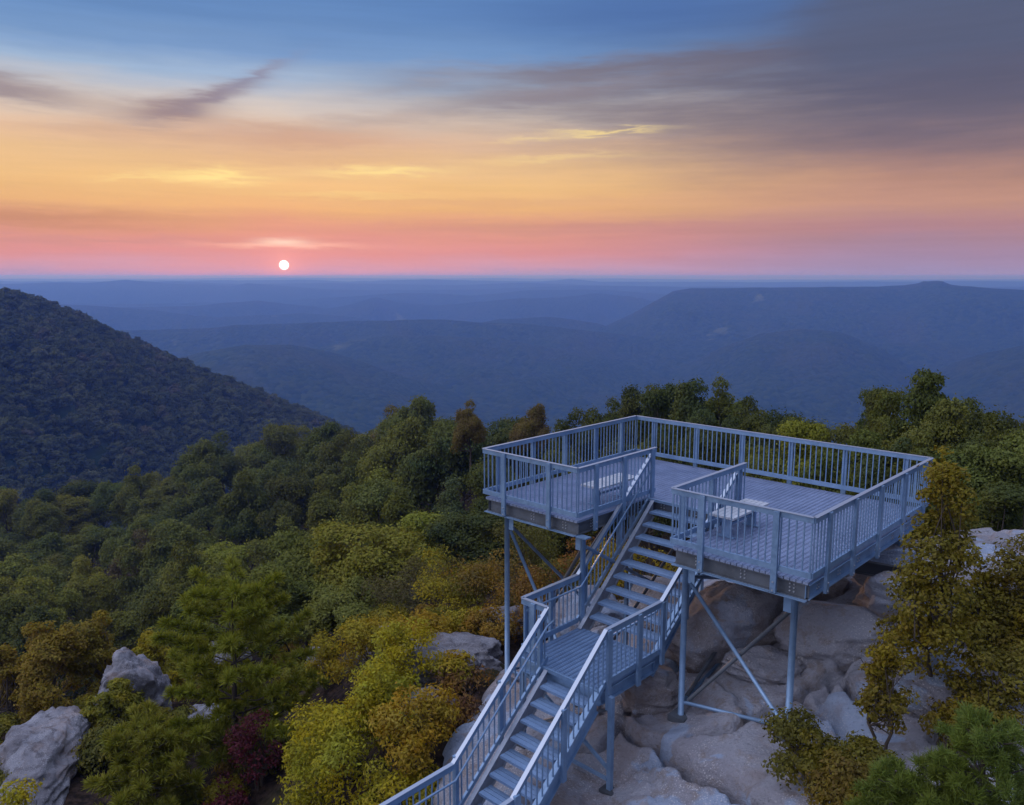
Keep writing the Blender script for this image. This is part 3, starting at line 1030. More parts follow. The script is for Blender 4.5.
def make_stair():
    root = empty('steel_staircase', (3.7, -1.0, ZL))
    tag(root, 'blue grey steel open tread staircase with one landing climbing to the lookout', 'staircase')
    ri, ru = 0.2133, 0.2499
    # treads
    def treads(x0, x1, y0, z0, n):
        for i in range(1, n + 1):
            y, z = y0 - i * ru, z0 - i * ri
            b = MB()
            for k in range(3):
                b.box(x0, x1, y - 0.0 + 0.003 + k * 0.092, y + 0.086 + k * 0.092, z - 0.035, z)
            b.box(x0, x1, y - 0.012, y, z - 0.045, z + 0.002)
            b.build('tread', M['tread'], root)
    yT = 2.403
    treads(2.84, 4.40, yT, ZD, 9)
    treads(3.43, 4.40, -1.741, ZL, 8)

    def stringer(x, y0, z0, y1, z1, m):
        b = MB()
        b.vbar((x, y0, z0), (x, y1, z1), 0.012, 0.36)
        for s in (1, -1):
            b.vbar((x, y0, z0 + s * 0.187), (x, y1, z1 + s * 0.187), 0.085, 0.018)
        b.build('stringer', m, root)
    s = ri / ru
    stringer(2.775, yT - 0.03, ZD - 0.20, -0.10, ZD - 0.20 - s * (yT + 0.07), M['stringer'])
    stringer(4.47, yT - 0.03, ZD - 0.20, -0.10, ZD - 0.20 - s * (yT + 0.07), M['steel'])
    stringer(3.36, -1.74, ZL - 0.20, -4.02, ZL - 0.20 - s * 2.28, M['stringer'])
    stringer(4.47, -1.74, ZL - 0.20, -4.02, ZL - 0.20 - s * 2.28, M['steel'])
    g = MB()
    planks(g, 2.70, 4.52, -1.72, -0.005, ZL, 0.101)
    lg = g.build('landing_grating', M['tread'], root)
    e = MB()
    e.box(2.70, 4.52, -1.765, -1.723, ZL - 0.06, ZL + 0.004)
    e.build('nosing', M['steel'], lg)
    zc = ZL - 0.17
    for p, q, n in (((2.70, -1.70, zc), (4.52, -1.70, zc), (0, -1, 0)), ((2.70, -0.05, zc), (4.52, -0.05, zc), (0, 1, 0)),
                    ((2.72, -1.66, zc), (2.72, -0.09, zc), (-1, 0, 0)), ((4.50, -1.66, zc), (4.50, -0.09, zc), (1, 0, 0))):
        channel(p, q, n, 0.22, 0.07).build('landing_beam', M['steel'], root)
    # lower walkway where the flight ends
    zw = ZL - 9 * ri
    g = MB()
    planks(g, 3.34, 4.52, -8.0, -3.99, zw, 0.098)
    g.build('walkway_grating', M['tread'], root)
    for x in (3.36, 4.5):
        channel((x, -8, zw - .15), (x, -3.95, zw - .15), (1 if x > 4 else -1, 0, 0), 0.2, 0.07).build('walkway_beam', M['steel'], root)

    # guards
    zt = ZL + 1.07
    zk = -3.175
    zw_t = zk - 0.02
    lf = [(2.61, 2.60, 0.86), (2.643, -0.016, zt), (2.643, -1.611, zt)]
    sl_ = (0.86 - zt) / 2.616

    def hz(segs, off, dz):
        return [(p[0] + off[0], p[1] + off[1], p[2] - dz) for p in segs]
    P1 = []
    for y in (1.45, 0.25):
        z = zt + sl_ * (y + 0.016)
        P1.append((2.64, y, z - 0.01, z - 1.15, -1, 0))
    P1 += [(2.643, -0.75, zt - .01, zt - 1.33, -1, 0), (2.643, -1.45, zt - .01, zt - 1.33, -1, 0)]
    h = hz(lf, (0.09, 0), 0.23)
    h[0] = (2.70, 2.45, 0.86 - sl_ * 0.15 - 0.23)
    h[2] = (2.733, -1.58, zt - 0.23)
    sloped_guard(lf, (-1, 0), root, P1, h)
    sloped_guard([(2.643, -1.611, zt), (3.254, -1.611, zt)], (0, -1), root, [(2.95, -1.611, zt - .01, zt - 1.33, 0, -1)])
    lo = [(3.254, -1.611, zt), (3.254, -3.907, zk), (3.254, -7.8, zw_t)]
    s2 = (zt - zk) / 2.296
    P2 = []
    for y in (-1.75, -2.75, -3.80):
        z = zt + s2 * (y + 1.611)
        P2.append((3.254, y, z - .01, z - 1.18, -1, 0))
    P2 += [(3.254, -5.0, zw_t - .01, zw_t - 1.3, -1, 0), (3.254, -6.2, zw_t - .01, zw_t - 1.3, -1, 0)]
    h2 = [(3.40, -1.60, zt - 0.21), (3.345, -1.72, zt - 0.30), (3.345, -3.93, zk - 0.25), (3.345, -7.7, zw_t - 0.25)]
    sloped_guard(lo, (-1, 0), root, P2, h2)
    rt = [(4.66, 2.60, 0.86), (4.566, 0.008, zt), (4.566, -1.641, zt), (4.566, -3.907, zk + 0.015), (4.566, -7.0, zw_t)]
    P3 = []
    for y in (1.9, 0.75):
        z = zt + sl_ * (y + 0.016)
        P3.append((4.60, y, z - .01, z - 1.18, 1, 0))
    P3 += [(4.566, 0.02, zt - .01, zt - 1.2, 1, 0), (4.566, -0.72, zt - .01, zt - 1.33, 1, 0), (4.566, -1.60, zt - .01, zt - 1.42, 1, 0)]
    for y in (-2.75, -3.85):
        z = zt + s2 * (y + 1.641)
        P3.append((4.566, y, z - .01, z - 1.25, 1, 0))
    P3.append((4.566, -5.2, zw_t - .01, zw_t - 1.3, 1, 0))
    hr = [(4.58, 2.45, 0.86 - sl_ * .15 - .23), (4.476, -0.02, zt - .23), (4.476, -1.62, zt - .23), (4.476, -3.92, zk - .23), (4.476, -7.0, zw_t - .24)]
    sloped_guard(rt, (1, 0), root, P3, hr)
    # legs of the landing and their bracing
    for x, y in ((4.69, -1.62), (2.66, -1.60), (2.66, -0.05)):
        z0 = sz(x, y) + 0.01
        b = MB()
        b.bar((x, y, z0), (x, y, zc + 0.08), 0.085, 0.085, (1, 0, 0))
        o = b.build('landing_leg', M['steel'], root)
        b = MB()
        b.box(x - 0.14, x + 0.14, y - 0.12, y + 0.12, z0 - 0.12, z0 + 0.015)
        b.build('base_plate', M['dark'], o)
    zA = sz(4.69, -1.62)
    for p, q, m in (((4.66, -1.62, zA + 0.38), (2.70, -1.60, ZL - 0.35), 'steel'), ((4.66, -1.66, zA + 0.22), (2.70, -1.64, zA + 0.22), 'steel'),
                    ((2.70, -1.56, zA + 0.38), (4.62, -1.58, ZL - 0.35), 'beam')):
        b = MB()
        b.bar(p, q, 0.05, 0.05)
        b.build('brace', M[m], root)
    # mid leg under the upper flight
    for x in (3.0,):
        y = 1.15
        b = MB()
        b.bar((x, y, sz(x, y) - .05), (x, y, ZD - 0.22 - s * (yT - y)), 0.07, 0.07, (1, 0, 0))
        b.build('flight_leg', M['steel'], root)
    off = Vector(root.location)
    for ch in list(root.children):
        ch.location -= off


make_stair()


def make_bench(x, y, label):
    root = empty('bench', (x, y, ZD))
    tag(root, label, 'bench', 'benches on the lookout deck')
    b = MB()
    n = 5
    for i in range(n):
        x0 = -0.25 + i * 0.1
        b.box(x0 + 0.004, x0 + 0.094, -0.69, 0.69, 0.405, 0.445)
    b.build('seat', M['bench'], root)
    for sy in (-0.48, 0.48):
        b = MB()
        b.box(-0.19, 0.19, sy - 0.035, sy + 0.035, 0.375, 0.404)
        b.box(-0.085, 0.085, sy - 0.03, sy + 0.03, 0.02, 0.374)
        b.box(-0.17, 0.17, sy - 0.05, sy + 0.05, 0.002, 0.02)
        b.build('leg', M['steel'], root)
    b = MB()
    b.box(-0.02, 0.02, -0.445, 0.445, 0.20, 0.24)
    b.build('stretcher', M['steel'], root)


make_bench(2.16, 1.65, 'pale slatted metal bench behind the railing left of the stair opening')
make_bench(5.17, 1.65, 'pale slatted metal bench behind the railing right of the stair opening')


# ------------------------------------------------------------------ boulders
def at(px, py, v):
    """point on the sight line through (px, py) at forward distance v"""
    cP, sP = math.cos(PITCH), math.sin(PITCH)
    a, b = (px - 512) / FPX, (402.5 - py) / FPX
    fwd = cP + b * sP
    u, z = v * a / fwd, v * (-sP + b * cP) / fwd
    x, y = uv2xy(u, v)
    return x, y, CAM[2] + z


def land(px, py, dims, v):
    """seat a boulder where the sight line meets the ground"""
    vv = np.arange(8, 45, 0.1)
    P = np.array([at(px, py, t) for t in vv])
    for (x, y, z), t in zip(P, vv):
        s = sz(x, y)
        if z < s + dims[2] * 0.30:
            return x, y, s + dims[2] * 0.34
    return at(px, py, v)


def boulder(name, loc, dims, rotz, seed, m, label, cat='boulder', group=None, block=0.45, rough=1.0, tilt=0.0, sub=5, ridged=0.0):
    me = bpy.data.meshes.new(name)
    import bmesh
    bm = bmesh.new()
    bmesh.ops.create_icosphere(bm, subdivisions=sub, radius=1.0)
    off = Vector((seed * 3.7, seed * 1.3, seed * 5.1))
    rnd = random.Random(seed)
    planes = []
    for _ in range(13):
        a, b = rnd.uniform(0, 6.28), rnd.uniform(-0.3, 0.95)
        planes.append((Vector((math.cos(a) * math.sqrt(1 - b * b), math.sin(a) * math.sqrt(1 - b * b), b)), rnd.uniform(0.70, 0.93)))
    for v in bm.verts:
        p = v.co.copy()
        mx = max(abs(p.x), abs(p.y), abs(p.z))
        p = p.lerp(p / mx * 0.86, block)
        for n, d in planes:                         # worn facets
            k = p.dot(n) - d
            if k > 0:
                p -= n * k * 0.93
        if ridged:
            q = Vector((p.x * 0.9 + p.z * .5, p.y * 2.6, p.z * 2.2)) + off
            p *= 1 + ridged * (mnoise.ridged_multi_fractal(q, 0.9, 2.1, 5, 1.0, 2.0) - 1.0)
        n1 = mnoise.fractal(p * 1.3 + off, 1.0, 2.0, 4)
        n2 = mnoise.fractal(p * 5 + off, 1.0, 2.0, 3)
        rg = mnoise.noise(Vector((p.x * 1.2 + off.x, p.y * 1.2 + off.y, p.z * 5.0 + off.z)))
        p *= 1 + 0.11 * n1 * rough + 0.022 * n2 * rough + 0.06 * rough * (1 - abs(rg) * 2.4)
        v.co = Vector((p.x * dims[0], p.y * dims[1], p.z * dims[2]))
    bm.to_mesh(me)
    bm.free()
    me.polygons.foreach_set('use_smooth', [True] * len(me.polygons))
    me.materials.append(m)
    o = bpy.data.objects.new(name, me)
    col.objects.link(o)
    o.location = loc
    o.rotation_euler = (tilt, 0.0, rotz)
    tag(o, label, cat, group)
    return o


RG = 'sandstone boulders around the lookout legs'
LG = 'grey rocks among the shrubs left of the stair'
yr = YAW
for px, py, v, dims, rot, seed, m, label, grp, blk, tilt in (
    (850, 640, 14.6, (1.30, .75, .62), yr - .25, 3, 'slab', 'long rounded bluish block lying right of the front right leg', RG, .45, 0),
    (822, 592, 15.6, (.66, .7, .52), yr + .2, 5, 'boulder', 'brown split boulder below the right edge of the deck', RG, .55, 0),
    (768, 588, 16.8, (.9, .8, .6), yr + .1, 6, 'boulder', 'brown boulder in the shade under the front right corner of the deck', RG, .5, 0),
    (898, 604, 15.8, (.78, .8, .66), yr - .4, 8, 'boulder', 'smooth round boulder beside the slender yellowing tree', RG, .3, 0),
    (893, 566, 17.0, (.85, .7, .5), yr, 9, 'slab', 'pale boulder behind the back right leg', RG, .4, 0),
    (725, 628, 16.4, (1.35, 1.1, .95), yr + .5, 12, 'boulder', 'big domed brown boulder behind the crossed front braces', RG, .25, 0),
    (668, 606, 17.6, (1.0, .9, .7), yr, 14, 'boulder', 'brown boulder behind the front left leg of the right wing', RG, .4, 0),
    (648, 690, 14.9, (.62, .6, .48), yr + .3, 15, 'boulder', 'knobbly tan boulder between landing and nearest base plate', RG, .35, 0),
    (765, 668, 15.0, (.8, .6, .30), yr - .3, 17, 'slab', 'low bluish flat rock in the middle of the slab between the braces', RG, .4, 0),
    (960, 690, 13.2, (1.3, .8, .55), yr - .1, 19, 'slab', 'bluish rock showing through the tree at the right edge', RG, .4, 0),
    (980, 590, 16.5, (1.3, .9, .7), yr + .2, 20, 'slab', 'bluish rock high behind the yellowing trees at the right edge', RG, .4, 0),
    (42, 768, 19.0, (1.15, 2.5, .80), yr + .35, 22, 'greyrock', 'long ridged grey rock in the lower left corner', LG, .15, .06),
    (134, 712, 23.5, (1.1, 1.4, 2.0), yr + .25, 25, 'greyrock', 'steep grey rock left of the pine trunk', LG, .35, 0),
    (228, 655, 27.5, (.8, .7, .5), yr, 27, 'greyrock', 'small pale rock seen through the crown of the pine', LG, .3, 0),
    (190, 735, 21.8, (1.1, .9, .7), yr + .4, 29, 'greyrock', 'grey rock at the foot of the pine', LG, .35, 0),
    (322, 662, 21.5, (.55, .6, .5), yr, 31, 'greyrock', 'rounded grey rock left of the yellow sumac clump', LG, .3, 0),
    (446, 668, 18.6, (1.35, 1.0, .62), yr - .2, 33, 'greyrock', 'broad pale grey rock left of the far left leg', LG, .45, 0),
    (425, 712, 17.2, (.7, .6, .5), yr, 35, 'greyrock', 'pale grey rock half hidden under orange shrubs', LG, .35, 0),
    (505, 628, 21.0, (1.0, .8, .55), yr, 36, 'greyrock', 'pale rock behind the far left leg of the deck', LG, .35, 0),
    (385, 648, 20.5, (.9, .8, .55), yr, 38, 'greyrock', 'pale grey rock behind the orange topped shrub', LG, .35, 0),
    (590, 618, 19.6, (1.2, 1.0, .7), yr, 39, 'slab', 'pale pinkish rock seen between the upper stair treads', RG, .4, 0),
):
    x, y, z = land(px, py, dims, v)
    boulder('boulder' if grp == RG else 'rock', (x, y, z), dims, rot, seed, M[m], label, 'boulder' if grp == RG else 'rock', grp, blk, 1.0, tilt, 6 if grp == LG else 5, 0.13 if grp == LG else 0.06)


# ------------------------------------------------------------------ trees and shrubs
def unit(rs, n):
    a = rs.normal(size=(n, 3))
    return a / np.linalg.norm(a, axis=1, keepdims=True)


def leaves(P, N, length, width, rs, droop=0.0, fold=0.18):
    """one small folded leaf per point, facing N"""
    n = len(P)
    T = unit(rs, n)
    T[:, 2] -= droop + rs.uniform(-.2, .5, n)
    T = T - (T * N).sum(1, keepdims=True) * N
    T /= np.linalg.norm(T, axis=1, keepdims=True) + 1e-9
    B = np.cross(N, T)
    s = rs.uniform(0.65, 1.3, (n, 1))
    a = P - T * length * s * 0.5
    c = P + T * length * s * 0.5
    b = P + B * width * s * 0.5 - N * fold * width * s
    d = P - B * width * s * 0.5 - N * fold * width * s
    V = np.stack([a, b, c, d], 1).reshape(-1, 3)
    k = np.arange(n)[:, None] * 4
    Q = np.concatenate([k, k + 1, k + 2, k + 3], 1)
    return V, Q


def crown_pts(R, H, z0, nclump, nleaf, rs, rc=0.34, low=-0.35, power=0.5, conic=0.0, flat=0.75, lobes=0):
    """leaf points gathered in clumps spread through a crown of radius R from z0 to z0+H"""
    D = unit(rs, nclump * 3)
    D = D[D[:, 2] > low][:nclump]
    rr = rs.uniform(0.35, 1.0, (len(D), 1)) ** power
    C = D * rr
    if lobes:                                       # boughs: clumps gather round a few big lobes
        Lb = unit(rs, lobes * 4)
        Lb = Lb[Lb[:, 2] > low * 0.6][:lobes] * rs.uniform(0.45, 0.85, (lobes, 1))
        k = rs.randint(0, lobes, len(C))
        C = Lb[k] + unit(rs, len(C)) * rs.uniform(0.12, 0.42, (len(C), 1)) * (0.7 + 0.6 * rs.random(lobes))[k][:, None]
        C[:, 2] = np.clip(C[:, 2], low, 0.86)
    zz = (C[:, 2] - low) / (1 - low)
    taper = 1 - conic * np.clip(zz, 0, 1)
    C[:, 0] *= R * taper * 0.82
    C[:, 1] *= R * taper * 0.82
    C[:, 2] = z0 + zz * H * 0.88
    rad_ = R * rc * rs.uniform(0.6, 1.25, len(C)) * (0.55 + 0.45 * taper)
    w = rad_ ** 2
    idx = rs.choice(len(C), nleaf, p=w / w.sum())
    d = unit(rs, nleaf)
    d[:, 2] = np.where((d[:, 2] < 0) & (rs.random(nleaf) < 0.6), -d[:, 2], d[:, 2])
    k = rs.uniform(0.45, 1.0, (nleaf, 1)) ** 0.6
    stray = rs.random((nleaf, 1)) < 0.2
    k = np.where(stray, k * rs.uniform(1.0, 1.55, (nleaf, 1)), k)
    P = C[idx] + d * k * rad_[idx][:, None] * np.array([1, 1, flat])
    out = C[idx] - np.array([0, 0, z0 + H * 0.3])
    out /= np.linalg.norm(out, axis=1, keepdims=True) + 1e-9
    N = d * 0.75 + out * 0.25 + np.array([0, 0, 0.35]) + unit(rs, nleaf) * 0.8
    N /= np.linalg.norm(N, axis=1, keepdims=True)
    return P, N, C, rad_


def limb_mb(C, H, r0, rs, nl=7, lean=(0, 0), zfork=0.3, sides=7, stems=1):
    b = MB()
    for s in range(stems):
        sx, sy = (rs.normal(0, 0.25, 2) if stems > 1 else (0, 0))
        top = Vector((lean[0] + sx * .9 * min(1, H / 2), lean[1] + sy * .9 * min(1, H / 2), H * (0.62 if stems > 1 else 0.72)))
        pts = [Vector((sx * 0.2, sy * 0.2, -0.5))]
        for i in range(1, 7):
            t = i / 6
            pts.append(Vector((sx * .2, sy * .2, 0)).lerp(top, t) + Vector((rs.normal(0, .02 * H), rs.normal(0, .02 * H), 0)) * (t > 0.2))
        b.tube(pts, [r0 * (1 - 0.85 * i / 6) for i in range(7)], sides)
        order = rs.permutation(len(C))[:nl]
        for i in order:
            c = Vector(C[i])
            t = min(0.9, max(zfork, (c.z / H) * 0.72))
            k = int(t * 6)
            st = pts[min(k, 5)].lerp(pts[min(k + 1, 6)], t * 6 - k)
            mid = st.lerp(c, 0.5) + Vector((rs.normal(0, .05 * H), rs.normal(0, .05 * H), -0.03 * H))
            r = r0 * 0.45 * (1 - 0.6 * t)
            b.tube([st, mid, c], [r, r * 0.7, r * 0.25], 5, False)
    return b


def make_tree(name, R, H, trunk_h, nclump, nleaf, ll, lw, seed, m, label=None, cat='tree', group=None, loc=(0, 0, 0), color=(.05, .06, .02), r0=0.14,
              rc=0.34, conic=0.0, low=-0.35, power=0.5, flat=0.75, droop=0.0, rotz=0.0, scale=1.0, stems=1, nl=7, wide=(1, 1), lobes=0):
    rs = np.random.RandomState(seed)
    P, N, C, _ = crown_pts(R, H - trunk_h, trunk_h, nclump, nleaf, rs, rc, low, power, conic, flat, lobes)
    sc_ = np.array([wide[0], wide[1], 1])
    P, C = P * sc_, C * sc_
    V, Q = leaves(P, N, ll, lw, rs, droop)
    root = empty(name, loc)
    root.rotation_euler = (0, 0, rotz)
    root.scale = (scale,) * 3
    tag(root, label, cat, group)
    cr = link_mesh('crown', np_mesh('crown', V, Q, m), None, root)
    cr.color = (*color, 1)
    limb_mb(C, H, r0, rs, nl, stems=stems).build('trunk' if stems == 1 else 'stems', M['bark'], root)
    return root


def copy_tree(root, loc, rotz, scale, color, label, group):
    r = root.copy()
    col.objects.link(r)
    r.location, r.rotation_euler, r.scale = loc, (0, 0, rotz), scale
    r['label'] = label
    if group:
        r['group'] = group
    for ch in root.children:
        c = ch.copy()
        col.objects.link(c)
        c.parent = r
        if c.name.startswith('crown'):
            c.color = (*color, 1)
    return r


def make_pine(name, H, R, seed, label, loc, group=None, nwhorl=9, trunk_h=0.9, tuft=0.24, color=(.17, .185, .018), per=6, lean=(0.2, 0.1), needles=70, bare=0.3, wd=.013, gap=.17, pw=.75):
    rs = np.random.RandomState(seed)
    root = empty(name, loc)
    tag(root, label, 'pine tree', group)
    b = MB()
    tip = Vector((lean[0], lean[1], H))
    tp = [Vector((0, 0, -0.6)).lerp(tip, i / 8) + Vector((math.sin(i * 1.3 + seed) * .05 * (i > 0), math.cos(i * 1.7 + seed) * .05 * (i > 0), 0)) for i in range(9)]
    b.tube(tp, [0.115 * (1 - 0.88 * i / 8) for i in range(9)], 9)
    T = []
    for w in range(nwhorl):
        t = trunk_h / H + (1 - trunk_h / H) * (w + 0.3) / nwhorl
        for k in range(per):
            a = 6.283 * (k / per) + w * 1.1 + rs.normal(0, .25)
            ln = R * (1.12 - t) ** pw * rs.uniform(0.6, 1.15) * (0.8 if w == 0 else 1)
            st = tp[int(t * 8)].lerp(tp[min(8, int(t * 8) + 1)], t * 8 % 1)
            rise = rs.uniform(-0.05, 0.3) + 0.35 * t
            en = st + Vector((math.cos(a) * ln, math.sin(a) * ln, ln * rise))
            mid = st.lerp(en, 0.5) + Vector((0, 0, -0.09 * ln))
            b.tube([st, mid, en], [0.032 * (1.1 - t) + .008, 0.02 * (1.1 - t) + .006, 0.006], 5, False)
            nt = max(3, int(ln / gap))
            for i in range(nt):
                f = bare + (1 - bare) * (i + 0.5) / nt
                p = (st.lerp(mid, f * 2) if f < .5 else mid.lerp(en, f * 2 - 1))
                side = Vector((-math.sin(a), math.cos(a), 0)) * rs.normal(0, .22) * ln * (1.1 - f)
                q = p + side + Vector((0, 0, rs.uniform(0.0, .12)))
                if side.length > .15:
                    b.tube([p, q], [0.009, 0.005], 4, False)
                T.append((q, (en - st).normalized() * .6 + side.normalized() * .4 + Vector((0, 0, .7))))
            T.append((en, (en - st).normalized() + Vector((0, 0, .8))))
    for i in range(5):
        T.append((tip + Vector((rs.normal(0, .12), rs.normal(0, .12), -i * .1)), Vector((0, 0, 1))))
    C = np.array([tuple(p) for p, _ in T])
    A = np.array([tuple(d.normalized()) for _, d in T])
    n = len(C) * needles
    idx = np.repeat(np.arange(len(C)), needles)
    d = unit(rs, n) * 0.95 + A[idx] * 0.75
    d /= np.linalg.norm(d, axis=1, keepdims=True)
    ln = tuft * rs.uniform(.6, 1.15, (n, 1))
    base = C[idx] + unit(rs, n) * 0.03
    side = np.cross(d, unit(rs, n))
    side /= np.linalg.norm(side, axis=1, keepdims=True) + 1e-9
    V = np.stack([base - side * wd, base + side * wd, base + d * ln + side * wd * .4, base + d * ln - side * wd * .4], 1).reshape(-1, 3)
    k = np.arange(n)[:, None] * 4
    cr = link_mesh('crown', np_mesh('crown', V, np.concatenate([k, k + 1, k + 2, k + 3], 1), M['needle']), None, root)
    cr.color = (*color, 1)
    b.build('trunk', M['bark'], root)
    return root


def stand(px, v, dz=0.0, py=650):
    x, y, _ = at(px, py, v)
    return (x, y, sz(x, y) + dz)

# --- named foreground plants
make_pine('pine_tree', 5.2, 2.5, 4, 'airy young pine with drooping tufted boughs in front of the grey rocks', stand(236, 20.5, py=770), color=(.25, .26, .022), nwhorl=10, needles=80, pw=.5)
make_pine('pine_tree', 2.2, 1.6, 9, 'low bushy pine spreading left of the crimson shrub', stand(150, 18.0, py=790), trunk_h=0.3, nwhorl=8, lean=(-.2, 0), color=(.25, .235, .025), pw=.5)
make_pine('pine_tree', 2.8, 1.2, 15, 'bright green pine filling the lower right corner', stand(985, 7.9, py=790), trunk_h=0.6, nwhorl=12, per=8, color=(.12, .17, .03), tuft=.105, lean=(0, 0), needles=60, wd=.0045, gap=.085)
make_pine('pine_tree', 1.9, 0.8, 21, 'small green pine bough in front of the brown bush at bottom right', stand(895, 8.6, py=800), trunk_h=0.4, nwhorl=8, per=7, color=(.12, .165, .03), tuft=.10, lean=(0, 0), needles=60, wd=.0045, gap=.08)
make_pine('pine_tree', 2.05, 1.0, 27, 'soft green pine between the small bough and the corner pine', stand(945, 8.3, py=800), trunk_h=0.4, nwhorl=10, per=8, color=(.125, .165, .03), tuft=.105, lean=(0, 0), needles=60, wd=.0045, gap=.085)

SH = 'shrubs on the rocky slope'


def plant(px, v, py, kind, label, H, R, color, m='leaf_yellow', seed=1, nleaf=3200, ll=.10, lw=.042, th=.05, stems=4, nclump=46, rc=.36, droop=.5, name='shrub', cat='shrub', r0=.03, **kw):
    return make_tree(name, R * (1.18 if ll > .09 else 1), H, H * th, nclump, int(nleaf * (2.6 if ll > .1 else 1.3)), ll, lw, seed, M[m], label, cat, SH if cat == 'shrub' else None, stand(px, v, -0.05, py), color, r0, rc * .8, stems=stems, droop=droop, nl=9, lobes=10, low=-.7, **kw)


YG, OR_, YE = (.24, .26, .014), (.30, .225, .016), (.29, .265, .016)
for a in (
    (345, 15.2, 745, 0, 'tall yellow green sumac at the centre of the clump left of the stair', 3.0, 1.25, YG, 'leaf_yellow', 1, 5200),
    (385, 16.2, 720, 0, 'bright yellow green sumac right of the tall one', 2.3, 0.95, YG, 'leaf_yellow', 61, 4200),
    (318, 16.8, 720, 0, 'yellow green sumac behind left of the tall one', 2.3, 0.95, (.22, .23, .015), 'leaf_yellow', 62, 4200),
    (395, 13.8, 795, 0, 'low yellow green sumac beside the lowest stair rail', 1.3, 0.8, (.24, .22, .014), 'leaf_yellow', 63, 3000),
    (290, 14.6, 790, 0, 'yellow green sumac at the bottom edge beside the crimson shrub', 2.0, 1.1, YG, 'leaf_yellow', 2, 4200),
    (350, 13.6, 800, 0, 'dark green sumac at the bottom edge of the clump', 1.5, 1.0, (.09, .11, .012), 'leaf_yellow', 3, 3600),
    (415, 14.6, 760, 0, 'orange tinged sumac nearest the lower stair rail', 1.9, 0.85, OR_, 'leaf_autumn', 4, 3400),
    (455, 17.6, 715, 0, 'small golden bush under the broad pale rock', 1.0, 0.55, YE, 'leaf_autumn', 5, 1500),
    (405, 18.2, 700, 0, 'yellow green sumac in front of the half hidden pale rock', 2.2, 1.05, YG, 'leaf_yellow', 6, 4200),
    (425, 20.0, 640, 0, 'orange topped shrub above the broad pale rock', 1.9, 0.95, OR_, 'leaf_autumn', 7, 3400),
    (372, 20.5, 650, 0, 'wide golden shrub behind the tall sumac', 2.2, 1.2, YE, 'leaf_autumn', 8, 4600),
    (322, 23.0, 640, 0, 'small upright lemon yellow shrub by the rounded grey rock', 2.2, 0.65, (.26, .22, .012), 'leaf_yellow', 9, 2200),
    (256, 18.6, 760, 0, 'crimson leaved shrub beside the pine trunk', 3.0, 0.8, (.075, .013, .018), 'leaf_red', 10, 1500),
    (225, 17.5, 800, 0, 'low crimson shrub at the bottom edge under the pine', 1.2, 0.6, (.075, .014, .018), 'leaf_red', 11, 1000),
    (3, 15.6, 770, 0, 'yellow green shrub at the left edge in front of the long ridged rock', 2.6, 0.75, YG, 'leaf_yellow', 12, 3200),
    (490, 20.6, 655, 0, 'golden brown shrub touching the far left leg', 1.25, 0.75, (.23, .15, .02), 'leaf_autumn', 13, 2600),
    (468, 21.2, 650, 0, 'golden bush between two pale rocks left of the far left leg', 1.2, 0.7, YE, 'leaf_autumn', 14, 2400),
    (530, 21.8, 620, 0, 'rusty shrub behind the left leg bracing', 2.2, 1.1, (.15, .085, .02), 'leaf_autumn', 15, 4200),
    (556, 23.5, 600, 0, 'olive shrub behind the left leg bracing', 2.6, 1.3, (.10, .09, .02), 'leaf', 16, 4400),
    (500, 24.5, 590, 0, 'olive brown shrub on the slope left of the far left leg', 2.3, 1.4, (.10, .085, .02), 'leaf_autumn', 17, 4400),
    (455, 24.5, 600, 0, 'yellow green shrub spreading below the dark trees', 2.2, 1.4, (.14, .14, .015), 'leaf_yellow', 18, 4400),
    (415, 27.0, 590, 0, 'brownish heath shrub below the big green maple', 2.0, 1.5, (.09, .075, .03), 'leaf', 19, 4200),
    (590, 25.0, 560, 0, 'red brown shrub under the left wing of the deck', 3.0, 1.4, (.14, .06, .02), 'leaf_autumn', 20, 4200),
    (520, 27.0, 545, 0, 'dull green shrub under the front edge of the left wing', 3.0, 1.7, (.075, .075, .02), 'leaf', 23, 4600),
    (640, 22.0, 560, 0, 'yellow green shrub seen through the upper treads', 2.4, 1.3, (.17, .14, .015), 'leaf_yellow', 24, 3800),
    (452, 15.6, 745, 0, 'straggly brown undergrowth on the litter by the stair rail', 0.55, 0.7, (.10, .05, .03), 'leaf_autumn', 25, 900),
    (470, 17.0, 715, 0, 'sparse brown undergrowth below the broad pale rock', 0.5, 0.8, (.085, .05, .03), 'leaf_autumn', 26, 900),
    (800, 11.2, 775, 0, 'leafy bush at the bottom edge in front of the front right leg', 1.05, 0.75, (.085, .085, .012), 'leaf_gold', 27, 3000, .07, .04),
    (845, 9.9, 800, 0, 'brownish bush at the bottom edge left of the small pine bough', 1.2, 0.65, (.12, .085, .014), 'leaf_gold', 28, 2600, .07, .04),
    (985, 10.9, 760, 0, 'wide olive bush above the corner pine', 1.5, 0.8, (.13, .115, .015), 'leaf_gold', 31, 3600, .07, .042),
    (862, 10.3, 790, 0, 'olive bush between small pine bough and thin golden sapling', 1.1, 0.6, (.10, .10, .014), 'leaf_gold', 32, 2600, .07, .042),
    (1015, 12.0, 720, 0, 'golden bush at the right edge under the yellow olive tree', 1.4, 0.8, (.15, .12, .015), 'leaf_gold', 33, 3200, .07, .042),
    (940, 10.8, 760, 0, 'brownish bush at the foot of the slender yellowing tree', 0.8, 0.5, (.12, .095, .015), 'leaf_gold', 30, 1500, .07, .042),
):
    plant(*a)

